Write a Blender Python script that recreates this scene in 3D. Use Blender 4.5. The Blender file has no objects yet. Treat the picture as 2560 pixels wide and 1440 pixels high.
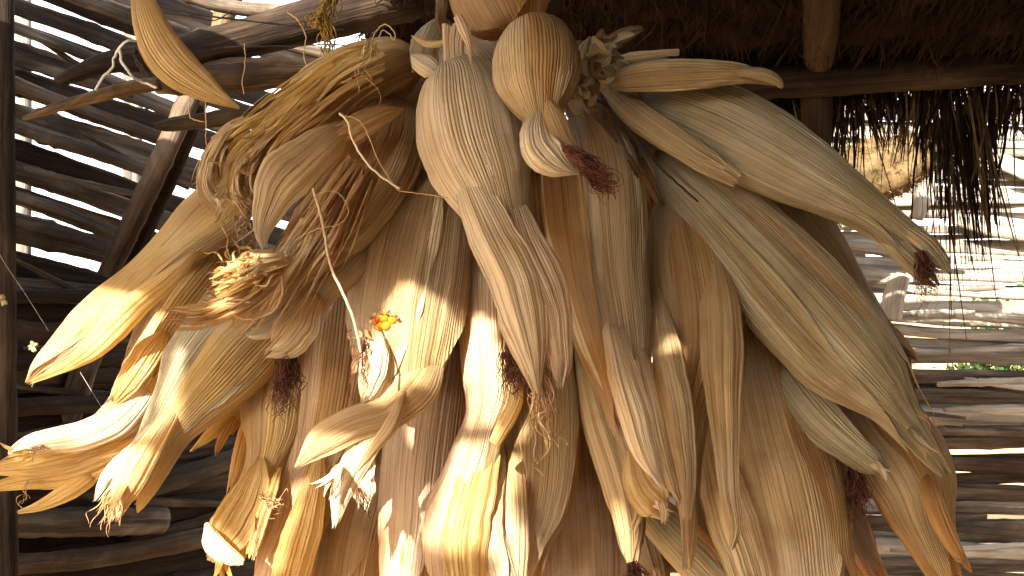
import bpy, math, random
import numpy as np
from mathutils import Vector, Matrix
RS = np.random.RandomState(7)
random.seed(7)
scene = bpy.context.scene
COL = scene.collection
# ------------------------------------------------------------------ camera, light
F = 2130.0            # focal length in pixels of the 2560 wide photograph
K = 0.70              # metres per depth unit
CH = 1.60             # camera height
cam = bpy.data.objects.new('camera', bpy.data.cameras.new('camera'))
COL.objects.link(cam); scene.camera = cam
cam.location = (0, 0, CH); cam.rotation_euler = (math.radians(90), 0, 0)
cam.data.sensor_width = 36; cam.data.lens = 36 * F / 2560
cam.data.clip_start = 0.02; cam.data.clip_end = 3000
SUN = Vector((-0.27, -0.82, 0.48)).normalized()      # towards the sun
el = math.asin(SUN.z); az = math.atan2(SUN.x, SUN.y)
world = bpy.data.worlds.new('World'); scene.world = world; world.use_nodes = True
wn = world.node_tree.nodes; wl = world.node_tree.links
sky = wn.new('ShaderNodeTexSky'); sky.sky_type = 'NISHITA'; sky.sun_disc = False
sky.sun_elevation = el; sky.sun_rotation = az; sky.dust_density = 1.5; sky.air_density = 1.0
bg = wn['Background']; bg.inputs['Strength'].default_value = 0.13
bw = wn.new('ShaderNodeHueSaturation'); bw.inputs['Saturation'].default_value = 0.35; bw.inputs['Value'].default_value = 1.15   # a milky, hazy sky
wl.new(sky.outputs[0], bw.inputs['Color']); wl.new(bw.outputs[0], bg.inputs['Color'])
sun = bpy.data.objects.new('sun', bpy.data.lights.new('sun', 'SUN'))
COL.objects.link(sun); sun.data.energy = 5.0; sun.data.angle = math.radians(0.5)
sun.data.color = (1.0, 0.93, 0.82)
sun.rotation_euler = SUN.to_track_quat('Z', 'Y').to_euler()
scene.view_settings.view_transform = 'Standard'; scene.view_settings.look = 'None'
scene.view_settings.exposure = 2.5; scene.view_settings.gamma = 1.0
scene.cycles.max_bounces = 10; scene.cycles.diffuse_bounces = 6; scene.cycles.transmission_bounces = 6
scene.cycles.use_denoising = True

# ------------------------------------------------------------------ materials
def newmat(name):
    m = bpy.data.materials.new(name); m.use_nodes = True
    nt = m.node_tree; nt.nodes.clear()
    out = nt.nodes.new('ShaderNodeOutputMaterial')
    return m, nt, out
def N(nt, t, **kw):
    n = nt.nodes.new(t)
    for k, v in kw.items():
        if k.startswith('i_'):
            key = k[2:]
            key = int(key) if key.isdigit() else key
            n.inputs[key].default_value = v
        else: setattr(n, k, v)
    return n
def math_(nt, op, a, b=None, clamp=False):
    n = nt.nodes.new('ShaderNodeMath'); n.operation = op; n.use_clamp = clamp
    for i, v in enumerate((a, b)):
        if v is None: continue
        if isinstance(v, (int, float)): n.inputs[i].default_value = v
        else: nt.links.new(v, n.inputs[i])
    return n.outputs[0]
def ramp(nt, src, stops):
    n = nt.nodes.new('ShaderNodeValToRGB'); e = n.color_ramp.elements
    while len(e) < len(stops): e.new(0.5)
    for i, (p, c) in enumerate(stops):
        e[i].position = p; e[i].color = (*c, 1) if len(c) == 3 else c
    nt.links.new(src, n.inputs[0]); return n.outputs[0]
def uvnoise(nt, su, sv, detail=3, rough=0.55, dist=0.0):
    uv = nt.nodes.new('ShaderNodeUVMap')
    mp = nt.nodes.new('ShaderNodeMapping'); mp.inputs['Scale'].default_value = (su, sv, 1)
    nt.links.new(uv.outputs[0], mp.inputs[0])
    oi = nt.nodes.new('ShaderNodeObjectInfo')
    off = nt.nodes.new('ShaderNodeCombineXYZ'); nt.links.new(math_(nt, 'MULTIPLY', oi.outputs['Random'], 37.0), off.inputs[2])
    ad = nt.nodes.new('ShaderNodeVectorMath'); ad.operation = 'ADD'
    nt.links.new(mp.outputs[0], ad.inputs[0]); nt.links.new(off.outputs[0], ad.inputs[1])
    n = nt.nodes.new('ShaderNodeTexNoise'); n.inputs['Scale'].default_value = 1.0
    n.inputs['Detail'].default_value = detail; n.inputs['Roughness'].default_value = rough
    n.inputs['Distortion'].default_value = dist
    nt.links.new(ad.outputs[0], n.inputs['Vector'])
    return n.outputs['Fac']
def mixc(nt, fac, a, b, mode='MIX'):
    n = nt.nodes.new('ShaderNodeMix'); n.data_type = 'RGBA'; n.blend_type = mode
    ins = [i for i in n.inputs if i.enabled]
    for sock, v in ((n.inputs[0], fac), (n.inputs[6], a), (n.inputs[7], b)):
        if isinstance(v, (int, float)): sock.default_value = v
        elif isinstance(v, tuple): sock.default_value = (*v, 1)
        else: nt.links.new(v, sock)
    return n.outputs[2]
def husk_mat(name, light, mid, dark, trans=0.30, tcol=(0.8, 0.42, 0.12), bump=0.0015):
    m, nt, out = newmat(name)
    streak = uvnoise(nt, 1.3, 0.014, 4, 0.65)
    fine = uvnoise(nt, 3.1, 0.03, 3, 0.6)
    blotch = uvnoise(nt, 0.07, 0.016, 4, 0.6, 0.6)
    rib = uvnoise(nt, 0.95, 0.007, 2, 0.5)
    ribamt = uvnoise(nt, 0.06, 0.012, 2, 0.5)
    speck = uvnoise(nt, 1.1, 0.7, 3, 0.75)
    c = ramp(nt, blotch, [(0.30, dark), (0.47, mid), (0.62, light)])
    c2 = mixc(nt, ramp(nt, streak, [(0.47, (0, 0, 0)), (0.68, (0.38, 0.38, 0.38))]), c, dark)
    c3 = mixc(nt, ramp(nt, fine, [(0.52, (0, 0, 0)), (0.70, (0.5, 0.5, 0.5))]), c2, light)
    spk = ramp(nt, speck, [(0.685, (0, 0, 0)), (0.73, (0.6, 0.6, 0.6))])
    c4 = mixc(nt, spk, c3, tuple(0.35 * x for x in dark))
    vein = uvnoise(nt, 2.3, 0.012, 2, 0.5)
    c4 = mixc(nt, ramp(nt, vein, [(0.40, (0.60, 0.60, 0.60)), (0.455, (0, 0, 0))]), c4, tuple(.62 * x for x in dark))
    # stains and dust that ignore the veins
    tc = N(nt, 'ShaderNodeTexCoord'); st = N(nt, 'ShaderNodeTexNoise', i_Scale=22.0, i_Detail=6.0, i_Roughness=0.62); nt.links.new(tc.outputs['Object'], st.inputs['Vector'])
    c4 = mixc(nt, ramp(nt, st.outputs['Fac'], [(0.50, (0, 0, 0)), (0.72, (0.5, 0.5, 0.5))]), c4, tuple(.55 * x + .02 for x in dark))
    st2 = N(nt, 'ShaderNodeTexNoise', i_Scale=9.0, i_Detail=3.0); nt.links.new(tc.outputs['Object'], st2.inputs['Vector'])
    c4 = mixc(nt, ramp(nt, st2.outputs['Fac'], [(0.50, (0, 0, 0)), (0.70, (0.4, 0.4, 0.4))]), c4, (0.50, 0.44, 0.34))
    # wavy ribs
    uv = nt.nodes.new('ShaderNodeUVMap'); sp = nt.nodes.new('ShaderNodeSeparateXYZ'); nt.links.new(uv.outputs[0], sp.inputs[0])
    ph = math_(nt, 'ADD', math_(nt, 'MULTIPLY', sp.outputs[0], 6.283), math_(nt, 'MULTIPLY', rib, 7.0))
    sn = math_(nt, 'SINE', ph)
    ra = ramp(nt, ribamt, [(0.42, (0.0, 0.0, 0.0)), (0.60, (1, 1, 1))])
    h = math_(nt, 'ADD', math_(nt, 'MULTIPLY', sn, math_(nt, 'MULTIPLY', ra, 0.30)), math_(nt, 'MULTIPLY', streak, 1.0))
    h = math_(nt, 'ADD', h, math_(nt, 'MULTIPLY', fine, 0.6))
    h = math_(nt, 'ADD', h, math_(nt, 'MULTIPLY', vein, 0.8))
    h = math_(nt, 'ADD', h, math_(nt, 'MULTIPLY', blotch, 1.5))
    bp = N(nt, 'ShaderNodeBump', i_Strength=1.0, i_Distance=bump); nt.links.new(h, bp.inputs['Height'])
    b = N(nt, 'ShaderNodeBsdfPrincipled', i_Roughness=0.62)
    b.inputs['Specular IOR Level'].default_value = 0.25
    nt.links.new(c4, b.inputs['Base Color']); nt.links.new(bp.outputs[0], b.inputs['Normal'])
    t = N(nt, 'ShaderNodeBsdfTranslucent'); nt.links.new(bp.outputs[0], t.inputs['Normal'])
    nt.links.new(mixc(nt, 0.75, c4, tcol), t.inputs['Color'])
    mx = N(nt, 'ShaderNodeMixShader', i_0=trans)
    nt.links.new(b.outputs[0], mx.inputs[1]); nt.links.new(t.outputs[0], mx.inputs[2]); nt.links.new(mx.outputs[0], out.inputs[0])
    return m
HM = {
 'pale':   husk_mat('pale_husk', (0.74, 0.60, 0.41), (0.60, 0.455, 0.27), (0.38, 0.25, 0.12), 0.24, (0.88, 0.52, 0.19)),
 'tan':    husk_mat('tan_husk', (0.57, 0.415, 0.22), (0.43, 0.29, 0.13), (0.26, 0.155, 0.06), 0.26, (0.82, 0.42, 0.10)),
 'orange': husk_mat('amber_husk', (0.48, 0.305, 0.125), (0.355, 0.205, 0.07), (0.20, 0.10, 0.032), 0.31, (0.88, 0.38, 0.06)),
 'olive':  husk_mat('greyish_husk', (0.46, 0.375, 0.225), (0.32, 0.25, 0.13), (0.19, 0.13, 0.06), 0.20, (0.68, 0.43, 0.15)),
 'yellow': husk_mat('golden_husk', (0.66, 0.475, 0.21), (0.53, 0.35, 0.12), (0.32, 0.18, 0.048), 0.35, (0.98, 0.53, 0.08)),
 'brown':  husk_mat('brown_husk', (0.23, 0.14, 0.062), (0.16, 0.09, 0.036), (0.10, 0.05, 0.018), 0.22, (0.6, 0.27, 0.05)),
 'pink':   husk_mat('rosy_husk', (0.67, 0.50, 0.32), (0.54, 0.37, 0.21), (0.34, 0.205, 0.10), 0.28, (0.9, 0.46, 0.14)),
}
def wood_mat(name, a, b, c, bump=0.003, rough=0.9):
    m, nt, out = newmat(name)
    s = uvnoise(nt, 0.35, 0.02, 5, 0.65, 0.3); bl = uvnoise(nt, 0.05, 0.025, 4, 0.6, 0.8); f = uvnoise(nt, 1.4, 0.05, 3, 0.7)
    col = ramp(nt, bl, [(0.32, a), (0.5, b), (0.68, c)])
    col = mixc(nt, ramp(nt, s, [(0.45, (0, 0, 0)), (0.62, (0.8, 0.8, 0.8))]), col, tuple(0.5 * x for x in a))
    col = mixc(nt, ramp(nt, f, [(0.55, (0, 0, 0)), (0.72, (0.4, 0.4, 0.4))]), col, c)
    h = math_(nt, 'ADD', s, math_(nt, 'MULTIPLY', f, 0.4))
    bp = N(nt, 'ShaderNodeBump', i_Strength=1.0, i_Distance=bump); nt.links.new(h, bp.inputs['Height'])
    p = N(nt, 'ShaderNodeBsdfPrincipled', i_Roughness=rough)
    p.inputs['Specular IOR Level'].default_value = 0.12
    nt.links.new(col, p.inputs['Base Color']); nt.links.new(bp.outputs[0], p.inputs['Normal']); nt.links.new(p.outputs[0], out.inputs[0])
    return m
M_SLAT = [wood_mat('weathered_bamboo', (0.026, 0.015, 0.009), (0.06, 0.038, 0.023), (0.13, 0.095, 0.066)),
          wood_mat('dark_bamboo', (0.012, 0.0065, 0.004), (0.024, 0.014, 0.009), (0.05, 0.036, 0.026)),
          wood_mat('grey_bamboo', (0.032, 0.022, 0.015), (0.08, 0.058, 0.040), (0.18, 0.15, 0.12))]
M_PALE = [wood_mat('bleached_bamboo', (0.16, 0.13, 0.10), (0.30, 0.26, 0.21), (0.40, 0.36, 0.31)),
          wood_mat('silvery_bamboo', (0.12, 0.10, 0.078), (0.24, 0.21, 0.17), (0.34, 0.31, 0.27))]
M_BEAM = wood_mat('smoked_pole', (0.014, 0.008, 0.005), (0.028, 0.017, 0.010), (0.07, 0.045, 0.027))
M_BARK = wood_mat('peeling_pole', (0.03, 0.018, 0.010), (0.09, 0.055, 0.026), (0.28, 0.19, 0.09), 0.003)
def plain(name, col, rough=0.7, var=0.3, scale=40, trans=0.0):
    m, nt, out = newmat(name)
    tc = N(nt, 'ShaderNodeTexCoord'); n = N(nt, 'ShaderNodeTexNoise', i_Scale=scale, i_Detail=4.0); nt.links.new(tc.outputs['Object'], n.inputs['Vector'])
    c = ramp(nt, n.outputs['Fac'], [(0.3, tuple(x * (1 - var) for x in col)), (0.7, tuple(min(1, x * (1 + var)) for x in col))])
    p = N(nt, 'ShaderNodeBsdfPrincipled', i_Roughness=rough); nt.links.new(c, p.inputs['Base Color'])
    p.inputs['Specular IOR Level'].default_value = 0.5 if rough < .5 else 0.08
    if trans:
        t = N(nt, 'ShaderNodeBsdfTranslucent'); nt.links.new(c, t.inputs['Color']); mx = N(nt, 'ShaderNodeMixShader', i_0=trans)
        nt.links.new(p.outputs[0], mx.inputs[1]); nt.links.new(t.outputs[0], mx.inputs[2]); nt.links.new(mx.outputs[0], out.inputs[0])
    else: nt.links.new(p.outputs[0], out.inputs[0])
    return m
M_SILKD = plain('dark_silk', (0.10, 0.035, 0.022), 0.6, 0.5, 60)
M_SILKL = plain('tan_silk', (0.42, 0.24, 0.12), 0.6, 0.4, 60)
M_STRAND = plain('straw_strand', (0.58, 0.42, 0.20), 0.6, 0.3, 60, 0.2)
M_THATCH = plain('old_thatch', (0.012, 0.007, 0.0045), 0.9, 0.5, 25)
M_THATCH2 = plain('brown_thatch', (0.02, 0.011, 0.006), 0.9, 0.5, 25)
M_KERNEL = plain('yellow_kernel', (0.62, 0.17, 0.006), 0.3, 0.15, 90)
M_COB = plain('pale_cob', (0.72, 0.60, 0.38), 0.7, 0.2, 90)
M_WIRE = plain('whitish_cord', (0.48, 0.46, 0.43), 0.5, 0.2, 50)
M_WIREK = plain('dark_wire', (0.03, 0.022, 0.018), 0.6, 0.3, 50)
M_YELLOW = plain('yellow_raffia', (0.42, 0.27, 0.06), 0.7, 0.4, 50, 0.2)
M_WEB = plain('grey_thread', (0.5, 0.47, 0.42), 0.5, 0.1, 20)
M_GREEN = plain('bush_leaf', (0.04, 0.07, 0.02), 0.6, 0.5, 6, 0.3)
M_HAY = plain('dry_straw', (0.13, 0.08, 0.03), 0.8, 0.4, 30, 0.1)
M_HAYD = plain('hay_core', (0.085, 0.055, 0.025), 0.9, 0.6, 60)
M_GROUND = plain('dry_earth', (0.46, 0.30, 0.15), 0.95, 0.25, 1.2)

# ------------------------------------------------------------------ helpers
def P(x, y, z):
    return np.array([(x - 1280) / F * z * K, z * K, CH + (720 - y) / F * z * K])
def mesh_obj(name, verts, faces, mat, parent=None, uvs=None, smooth=True):
    """faces: (n,4) or (n,3) int array; uvs per vertex"""
    verts = np.asarray(verts, dtype=np.float32); faces = np.asarray(faces, dtype=np.int32)
    me = bpy.data.meshes.new(name)
    k = faces.shape[1]; n = len(faces)
    me.vertices.add(len(verts)); me.vertices.foreach_set('co', verts.ravel())
    me.loops.add(n * k); me.loops.foreach_set('vertex_index', faces.ravel())
    me.polygons.add(n); me.polygons.foreach_set('loop_start', np.arange(0, n * k, k, dtype=np.int32))
    try: me.polygons.foreach_set('loop_total', np.full(n, k, dtype=np.int32))
    except Exception: pass
    if uvs is not None:
        l = me.uv_layers.new(name='UVMap'); l.data.foreach_set('uv', np.asarray(uvs, dtype=np.float32)[faces.ravel()].ravel())
    me.polygons.foreach_set('use_smooth', np.full(n, smooth, dtype=bool))
    me.update(calc_edges=True); me.validate()
    me.materials.append(mat)
    o = bpy.data.objects.new(name, me); COL.objects.link(o)
    if parent is not None: 
        o.parent = parent; o.matrix_parent_inverse = Matrix.Translation(-parent.location)
    return o
def tag(o, label=None, cat=None, group=None, kind=None):
    if label: o['label'] = label
    if cat: o['category'] = cat
    if group: o['group'] = group
    if kind: o['kind'] = kind
    return o
def thing(name, label, cat, loc, group=None):
    o = bpy.data.objects.new(name, None); COL.objects.link(o); o.location = Vector(tuple(float(v) for v in loc)); o.empty_display_size = 0.02
    return tag(o, label, cat, group)
def interp(pts, n):
    """Catmull-Rom through rows, resampled evenly by length of the first two columns"""
    p = np.asarray(pts, float)
    q = np.vstack([2 * p[0] - p[1], p, 2 * p[-1] - p[-2]])
    out = []
    for i in range(1, len(q) - 2):
        for t in np.linspace(0, 1, 16, endpoint=False):
            a, b, c, d = q[i - 1], q[i], q[i + 1], q[i + 2]
            out.append(0.5 * (2 * b + (c - a) * t + (2 * a - 5 * b + 4 * c - d) * t * t + (3 * b - a - 3 * c + d) * t ** 3))
    out.append(p[-1]); out = np.array(out)
    s = np.concatenate([[0], np.cumsum(np.hypot(*np.diff(out[:, :2], axis=0).T))])
    u = np.linspace(0, s[-1], n)
    return np.stack([np.interp(u, s, out[:, j]) for j in range(out.shape[1])], 1), s[-1]
def frames(C, ref=(0, -1.0, 0)):
    T = np.gradient(C, axis=0); T /= np.linalg.norm(T, axis=1, keepdims=True) + 1e-12
    ref = np.array(ref, float); Nn = ref[None] - T * (T @ ref)[:, None]; Nn /= np.linalg.norm(Nn, axis=1, keepdims=True) + 1e-9
    S = np.cross(T, Nn)
    return T, S, Nn
def wob(rng, a, b, fa, fb, k=5, octs=1.6):
    """smooth pseudo noise on arrays a, b, about -1..1"""
    r = 0
    for i in range(k):
        g = octs ** i
        r = r + math.sin(0) + np.sin(a * fa * g * rng.uniform(.6, 1.4) + b * fb * g * rng.uniform(-1.2, 1.2) + rng.uniform(0, 6.3)) / (1 + 0.6 * i)
    return r / 2.2
def pleat(x):
    return 1 - 2 * np.abs(np.sin(x / 2)) ** .7
def grid_faces(n, m, closed=False):
    i = np.arange(n - 1)[:, None]; mm = m if closed else m - 1
    j = np.arange(mm)[None, :]; j2 = (j + 1) % m
    return np.stack([i * m + j, i * m + j2, (i + 1) * m + j2, (i + 1) * m + j], -1).reshape(-1, 4)
SP = 8.5    # rib spacing in photo pixels
def spine3(pts, z0, dz, n, bow=0.05):
    s, L = interp(pts, n); t = np.linspace(0, 1, n)
    z = z0 + dz * t + (bow if bow <= .05 else min(bow, L / 2130 * .32)) * (1 - t) ** 3.5
    if s.shape[1] > 3: z = z0 + s[:, 3]
    C = np.stack([P(a, b, c) for a, b, c in zip(s[:, 0], s[:, 1], z)])
    w = np.maximum(s[:, 2], 1.0) / F * z * K
    return C, w, t, L, s[:, 2].max()
def tube_husk(parent, pts, z, mat, seed=0, dz=0.0, flat=0.92, fold=0.10, jag=0.06, name='husk', nt=88, nth=112, bow=0.05, twist=0.3, ridge=0.012):
    rng = np.random.RandomState(seed + 100)
    C, w, t, L, wm = spine3(pts, z, dz, nt, bow)
    T, S, Nn = frames(C)
    th = np.linspace(-math.pi / 2, 1.5 * math.pi, nth, endpoint=False)
    TT, TH = np.meshgrid(t, th, indexing='ij'); W = w[:, None]
    # ragged end: squeeze t per angle
    thin = np.clip(1.25 - w / w.max(), 0, 1)[:, None] * (TT > 0.35)
    kf = rng.choice([5, 6, 7, 8])
    R = 1 + 0.022 * wob(rng, np.cos(TH) * 2 + TT * 2, np.sin(TH) * 2, 2, 2) + fold * thin * (0.6 * wob(rng, TH, TT, 1.5, 3, 4) + 0.7 * pleat(kf * TH + twist * 6 * TT + rng.uniform(0, 6) + .6 * wob(rng, TH, TT, 1, 5, 3)) + 0.4 * pleat((kf * 2 + 3) * TH + TT * 3 + .7 * wob(rng, TT, TH * 0, 6, 1, 3)) + .25 * wob(rng, TH, TT, 7, 30, 4))
    nr = int(12 + rng.randint(6)) * 2
    R = R + ridge * (0.35 + 0.65 * wob(rng, TH, TT, 2, 3, 3) ** 2) * np.sin(nr * (TH + 0.10 * np.sin(3 * TT + TH * 1.0))) * np.sin(math.pi * np.clip(TT * 1.1 + .05, 0, 1))
    c = np.cos(TH) * W * R; s_ = np.sin(TH) * W * R * flat
    V = C[:, None, :] + c[..., None] * S[:, None, :] + s_[..., None] * Nn[:, None, :]
    if jag > 0:
        jn = (0.5 + 0.5 * wob(rng, np.cos(th) * 3, np.sin(th) * 3, 3, 3, 5)) * jag
        # move along length
        e = np.clip((TT - 0.75) / 0.25, 0, 1) ** 2
        V = V - (e * jn[None, :])[..., None] * (C[-1] - C[int(nt * .75)])[None, None, :] * 3
    uv = np.stack([TH / (2 * math.pi) * (2 * math.pi * wm / SP), TT * L / SP], -1)
    verts = V.reshape(-1, 3); uv = uv.reshape(-1, 2)
    f = grid_faces(nt, nth, True)
    # seam uv: duplicate handled by leaving seam at the back (theta 0 shifted)
    return mesh_obj(name, verts, f, mat, parent, uv), (C, w, t, T, S, Nn, L, wm)
def shell_leaf(parent, fr, mat, seed, thc, half, tend, off, flat=0.92, twist=0.0, lift=0.5, tstart=0.02, name='husk_leaf', n=46, m=30):
    rng = np.random.RandomState(seed + 555)
    C, w, t, T, S, Nn, L, wm = fr
    tt = np.linspace(tstart, tend, n)
    def it(A): return np.stack([np.interp(tt, t, A[:, k]) for k in range(3)], 1)
    C2, S2, N2, T2 = it(C), it(S), it(Nn), it(T); w2 = np.interp(tt, t, w)
    u = np.linspace(-1, 1, m); q = (tt - tstart) / (tend - tstart)
    hf = np.radians(half) * (1 - q ** 3.2) ** 0.75 * (0.75 + 0.25 * np.minimum(q * 8, 1))
    UU = np.broadcast_to(u, (n, m)); Q = q[:, None]
    TH = math.radians(thc) + math.radians(twist) * Q + UU * (hf[:, None] + 0.10 * wob(rng, Q * 3, UU * 0, 2, 1, 4) * np.abs(UU) + .02)
    R = 1 + off + 0.05 * np.abs(UU) ** 6 * (1 + wob(rng, Q, UU, 9, 2, 4)) + 0.020 * wob(rng, TH, Q, 5, 4) + lift * np.clip((Q - 0.78) / 0.22, 0, 1) ** 2
    R = R + 0.008 * np.sin(26 * TH + 2 * Q)
    W = np.maximum(w2, 0.18 * w.max())[:, None]
    c = np.cos(TH) * W * R; s_ = np.sin(TH) * W * R * flat
    V = C2[:, None, :] + c[..., None] * S2[:, None, :] + s_[..., None] * N2[:, None, :]
    uv = np.stack([(TH / (2 * math.pi)) * (2 * math.pi * wm / SP) + seed % 13 * 3.1, np.broadcast_to(tt[:, None] * L / SP, TH.shape)], -1)
    return mesh_obj(name, V.reshape(-1, 3), grid_faces(n, m), mat, parent, uv.reshape(-1, 2))
def blade(parent, pts, z, mat, seed=0, dz=0.0, cup=0.45, roll=0.0, rolltwist=0.0, fold=0.10, jag=0.10, name='husk_leaf', n=56, m=34, bow=0.075, edge=0.05, teeth=9, kf=None):
    """a free leaf of husk: arc section facing the camera, pleated, with a torn end"""
    rng = np.random.RandomState(seed + 900)
    C, w, t, L, wm = spine3(pts, z, dz, n, bow)
    T, S, Nn = frames(C)
    u = np.linspace(-1, 1, m); UU = np.broadcast_to(u, (n, m)); Q = np.broadcast_to(t[:, None], (n, m))
    if bow > .05: w = w * (.45 + .55 * np.clip(t / .22, 0, 1) ** .7)
    W = w[:, None] * (1 + edge * wob(rng, Q * 5, np.sign(UU) * 2, 3, 1, 5))
    k = kf or rng.randint(2, 4)
    a = UU * W
    up = np.clip(Q / .45, 0, 1) ** 1.3
    ph1 = UU * math.pi * k + rng.uniform(0, 6) + .5 * wob(rng, Q * 3, UU, 2, .5, 3)
    b = cup * W * (1 - UU ** 2) + fold * up * W * (0.8 * pleat(ph1) + 0.6 * pleat(2.3 * ph1 + 2) + 0.5 * wob(rng, UU * 3, Q * 4, 1.5, 2, 5) * (.3 + Q))
    a = a + .015 * up * W * wob(rng, Q * 9, UU, 2, 1, 4)
    ro = roll + rolltwist * Q
    a2 = a * np.cos(ro) - b * np.sin(ro); b2 = a * np.sin(ro) + b * np.cos(ro)
    V = C[:, None, :] + a2[..., None] * S[:, None, :] + b2[..., None] * Nn[:, None, :]
    if jag > 0:
        jn = (0.5 + 0.5 * np.sign(wob(rng, u * teeth, u * 0, 1, 1, 2)) * np.abs(wob(rng, u * teeth, u * 0, 1.3, 1, 5)) ** .6) * jag
        e = np.clip((Q - 0.6) / 0.4, 0, 1) ** 2
        V = V - (e * jn[None, :])[..., None] * (C[-1] - C[int(n * .6)])[None, None, :] * 2.0
    uv = np.stack([UU * wm / SP + seed % 17 * 2.3, Q * L / SP], -1)
    return mesh_obj(name, V.reshape(-1, 3), grid_faces(n, m), mat, parent, uv.reshape(-1, 2))
def strands(parent, lines, radius, mat, name='silk', sides=4, taper=0.5):
    """lines: list of (n,3) arrays -> one mesh of thin tubes"""
    VV, FF = [], []; base = 0
    for C in lines:
        n = len(C); T, S, Nn = frames(C)
        th = np.linspace(0, 2 * math.pi, sides, endpoint=False)
        r = radius * np.linspace(1, taper, n)[:, None]
        V = C[:, None, :] + (np.cos(th)[None, :] * r)[..., None] * S[:, None, :] + (np.sin(th)[None, :] * r)[..., None] * Nn[:, None, :]
        VV.append(V.reshape(-1, 3)); FF.append(grid_faces(n, sides, True) + base); base += n * sides
    return mesh_obj(name, np.vstack(VV), np.vstack(FF), mat, parent)
def px(r, z=0.95): return r / F * z * K
def pline(pts, z, n=40, jit=0.0, seed=0):
    s, L = interp([(*p, 0) if len(p) == 2 else p for p in pts], n)
    rng = np.random.RandomState(seed)
    C = np.stack([P(a, b, z + d) for a, b, d in zip(s[:, 0], s[:, 1], s[:, 2])])
    if jit:
        j = np.cumsum(rng.normal(0, 1, (n, 3)), 0); j -= np.linspace(0, 1, n)[:, None] * j[-1]
        C = C + j * px(jit)
    return C
def silk(parent, a, b, z, n, spread, curl, mat, r=1.6, seed=0, name='silk', bend=0):
    rng = np.random.RandomState(seed + 40); lines = []
    a = np.array(a, float); b = np.array(b, float)
    d = b - a; L = np.hypot(*d); nrm = np.array([-d[1], d[0]]) / (L + 1e-6)
    for i in range(n):
        m = 22; t = np.linspace(0, 1, m) * rng.uniform(0.5, 1.05)
        off = rng.normal(0, 1)
        lat = off * spread * (0.35 + 0.65 * t) + bend * np.sin(t * 3)
        w1, p1, w2, p2 = rng.uniform(4, 11), rng.uniform(0, 6), rng.uniform(8, 20), rng.uniform(0, 6)
        lat = lat + curl * t * (np.sin(w1 * t + p1) + 0.5 * np.sin(w2 * t + p2))
        al = t * L + 0.6 * curl * t * np.cos(w1 * t * 1.2 + p2)
        zz = z + rng.normal(0, 0.006) - 0.02 * t + 0.004 * curl / 6 * np.sin(w2 * t + p1)
        xy = a[None] + d[None] / L * al[:, None] + nrm[None] * lat[:, None]
        lines.append(np.stack([P(x, y, q) for (x, y), q in zip(xy, zz)]))
    o = strands(parent, lines, px(r), mat, name, 4, 0.5)
    return o
def fray(parent, base, ang, n, length, width, z, mat, seed=0, spread=0.5, name='leaf_tip', curl=0.6, back=20):
    """torn ribbons of husk leaving one end; ang in degrees in the picture (0 right, 90 down)"""
    rng = np.random.RandomState(seed + 300)
    for i in range(n):
        a = math.radians(ang) + rng.uniform(-spread, spread); L = length * rng.uniform(0.5, 1.1); cv = rng.uniform(-curl, curl)
        p = []; x, y = base[0] - back * math.cos(a) + rng.uniform(-.5, .5) * width * 1.5, base[1] - back * math.sin(a)
        for k in range(5):
            q = k / 4; p.append((x, y, width * rng.uniform(.7, 1.1) * (1 - q ** 1.5) + 1.2))
            aa = a + cv * q; x += math.cos(aa) * (L + back) / 4; y += math.sin(aa) * (L + back) / 4
        blade(parent, p, z + rng.uniform(-.02, .015), mat, seed * 7 + i, dz=rng.uniform(-.03, .01), cup=rng.uniform(-.6, .8), roll=rng.uniform(-.7, .7), rolltwist=rng.uniform(-1.5, 1.5), fold=.2, jag=.1, name=name, n=18, m=8)

# ------------------------------------------------------------------ corn
GRP = 'dried corn ears hanging in the bunch'
def ear(label, pts, z, mat, seed, leaves=(), dz=0.0, flat=0.92, fold=0.12, jag=0.06, bow=0.05, cat='corn ear', name='corn_ear', twist=.3):
    t = thing(name, label, cat, P(pts[0][0], pts[0][1], z), GRP)
    o, fr = tube_husk(t, pts, z, HM[mat], seed, dz, flat, fold, jag, bow=bow, twist=twist)
    for i, lf in enumerate(leaves):
        thc, half, tend, tw = lf[:4]; m2 = lf[4] if len(lf) > 4 else mat
        shell_leaf(t, fr, HM[m2], seed * 10 + i, thc, half, tend, 0.035 + 0.03 * i, flat, tw)
    return t

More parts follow.
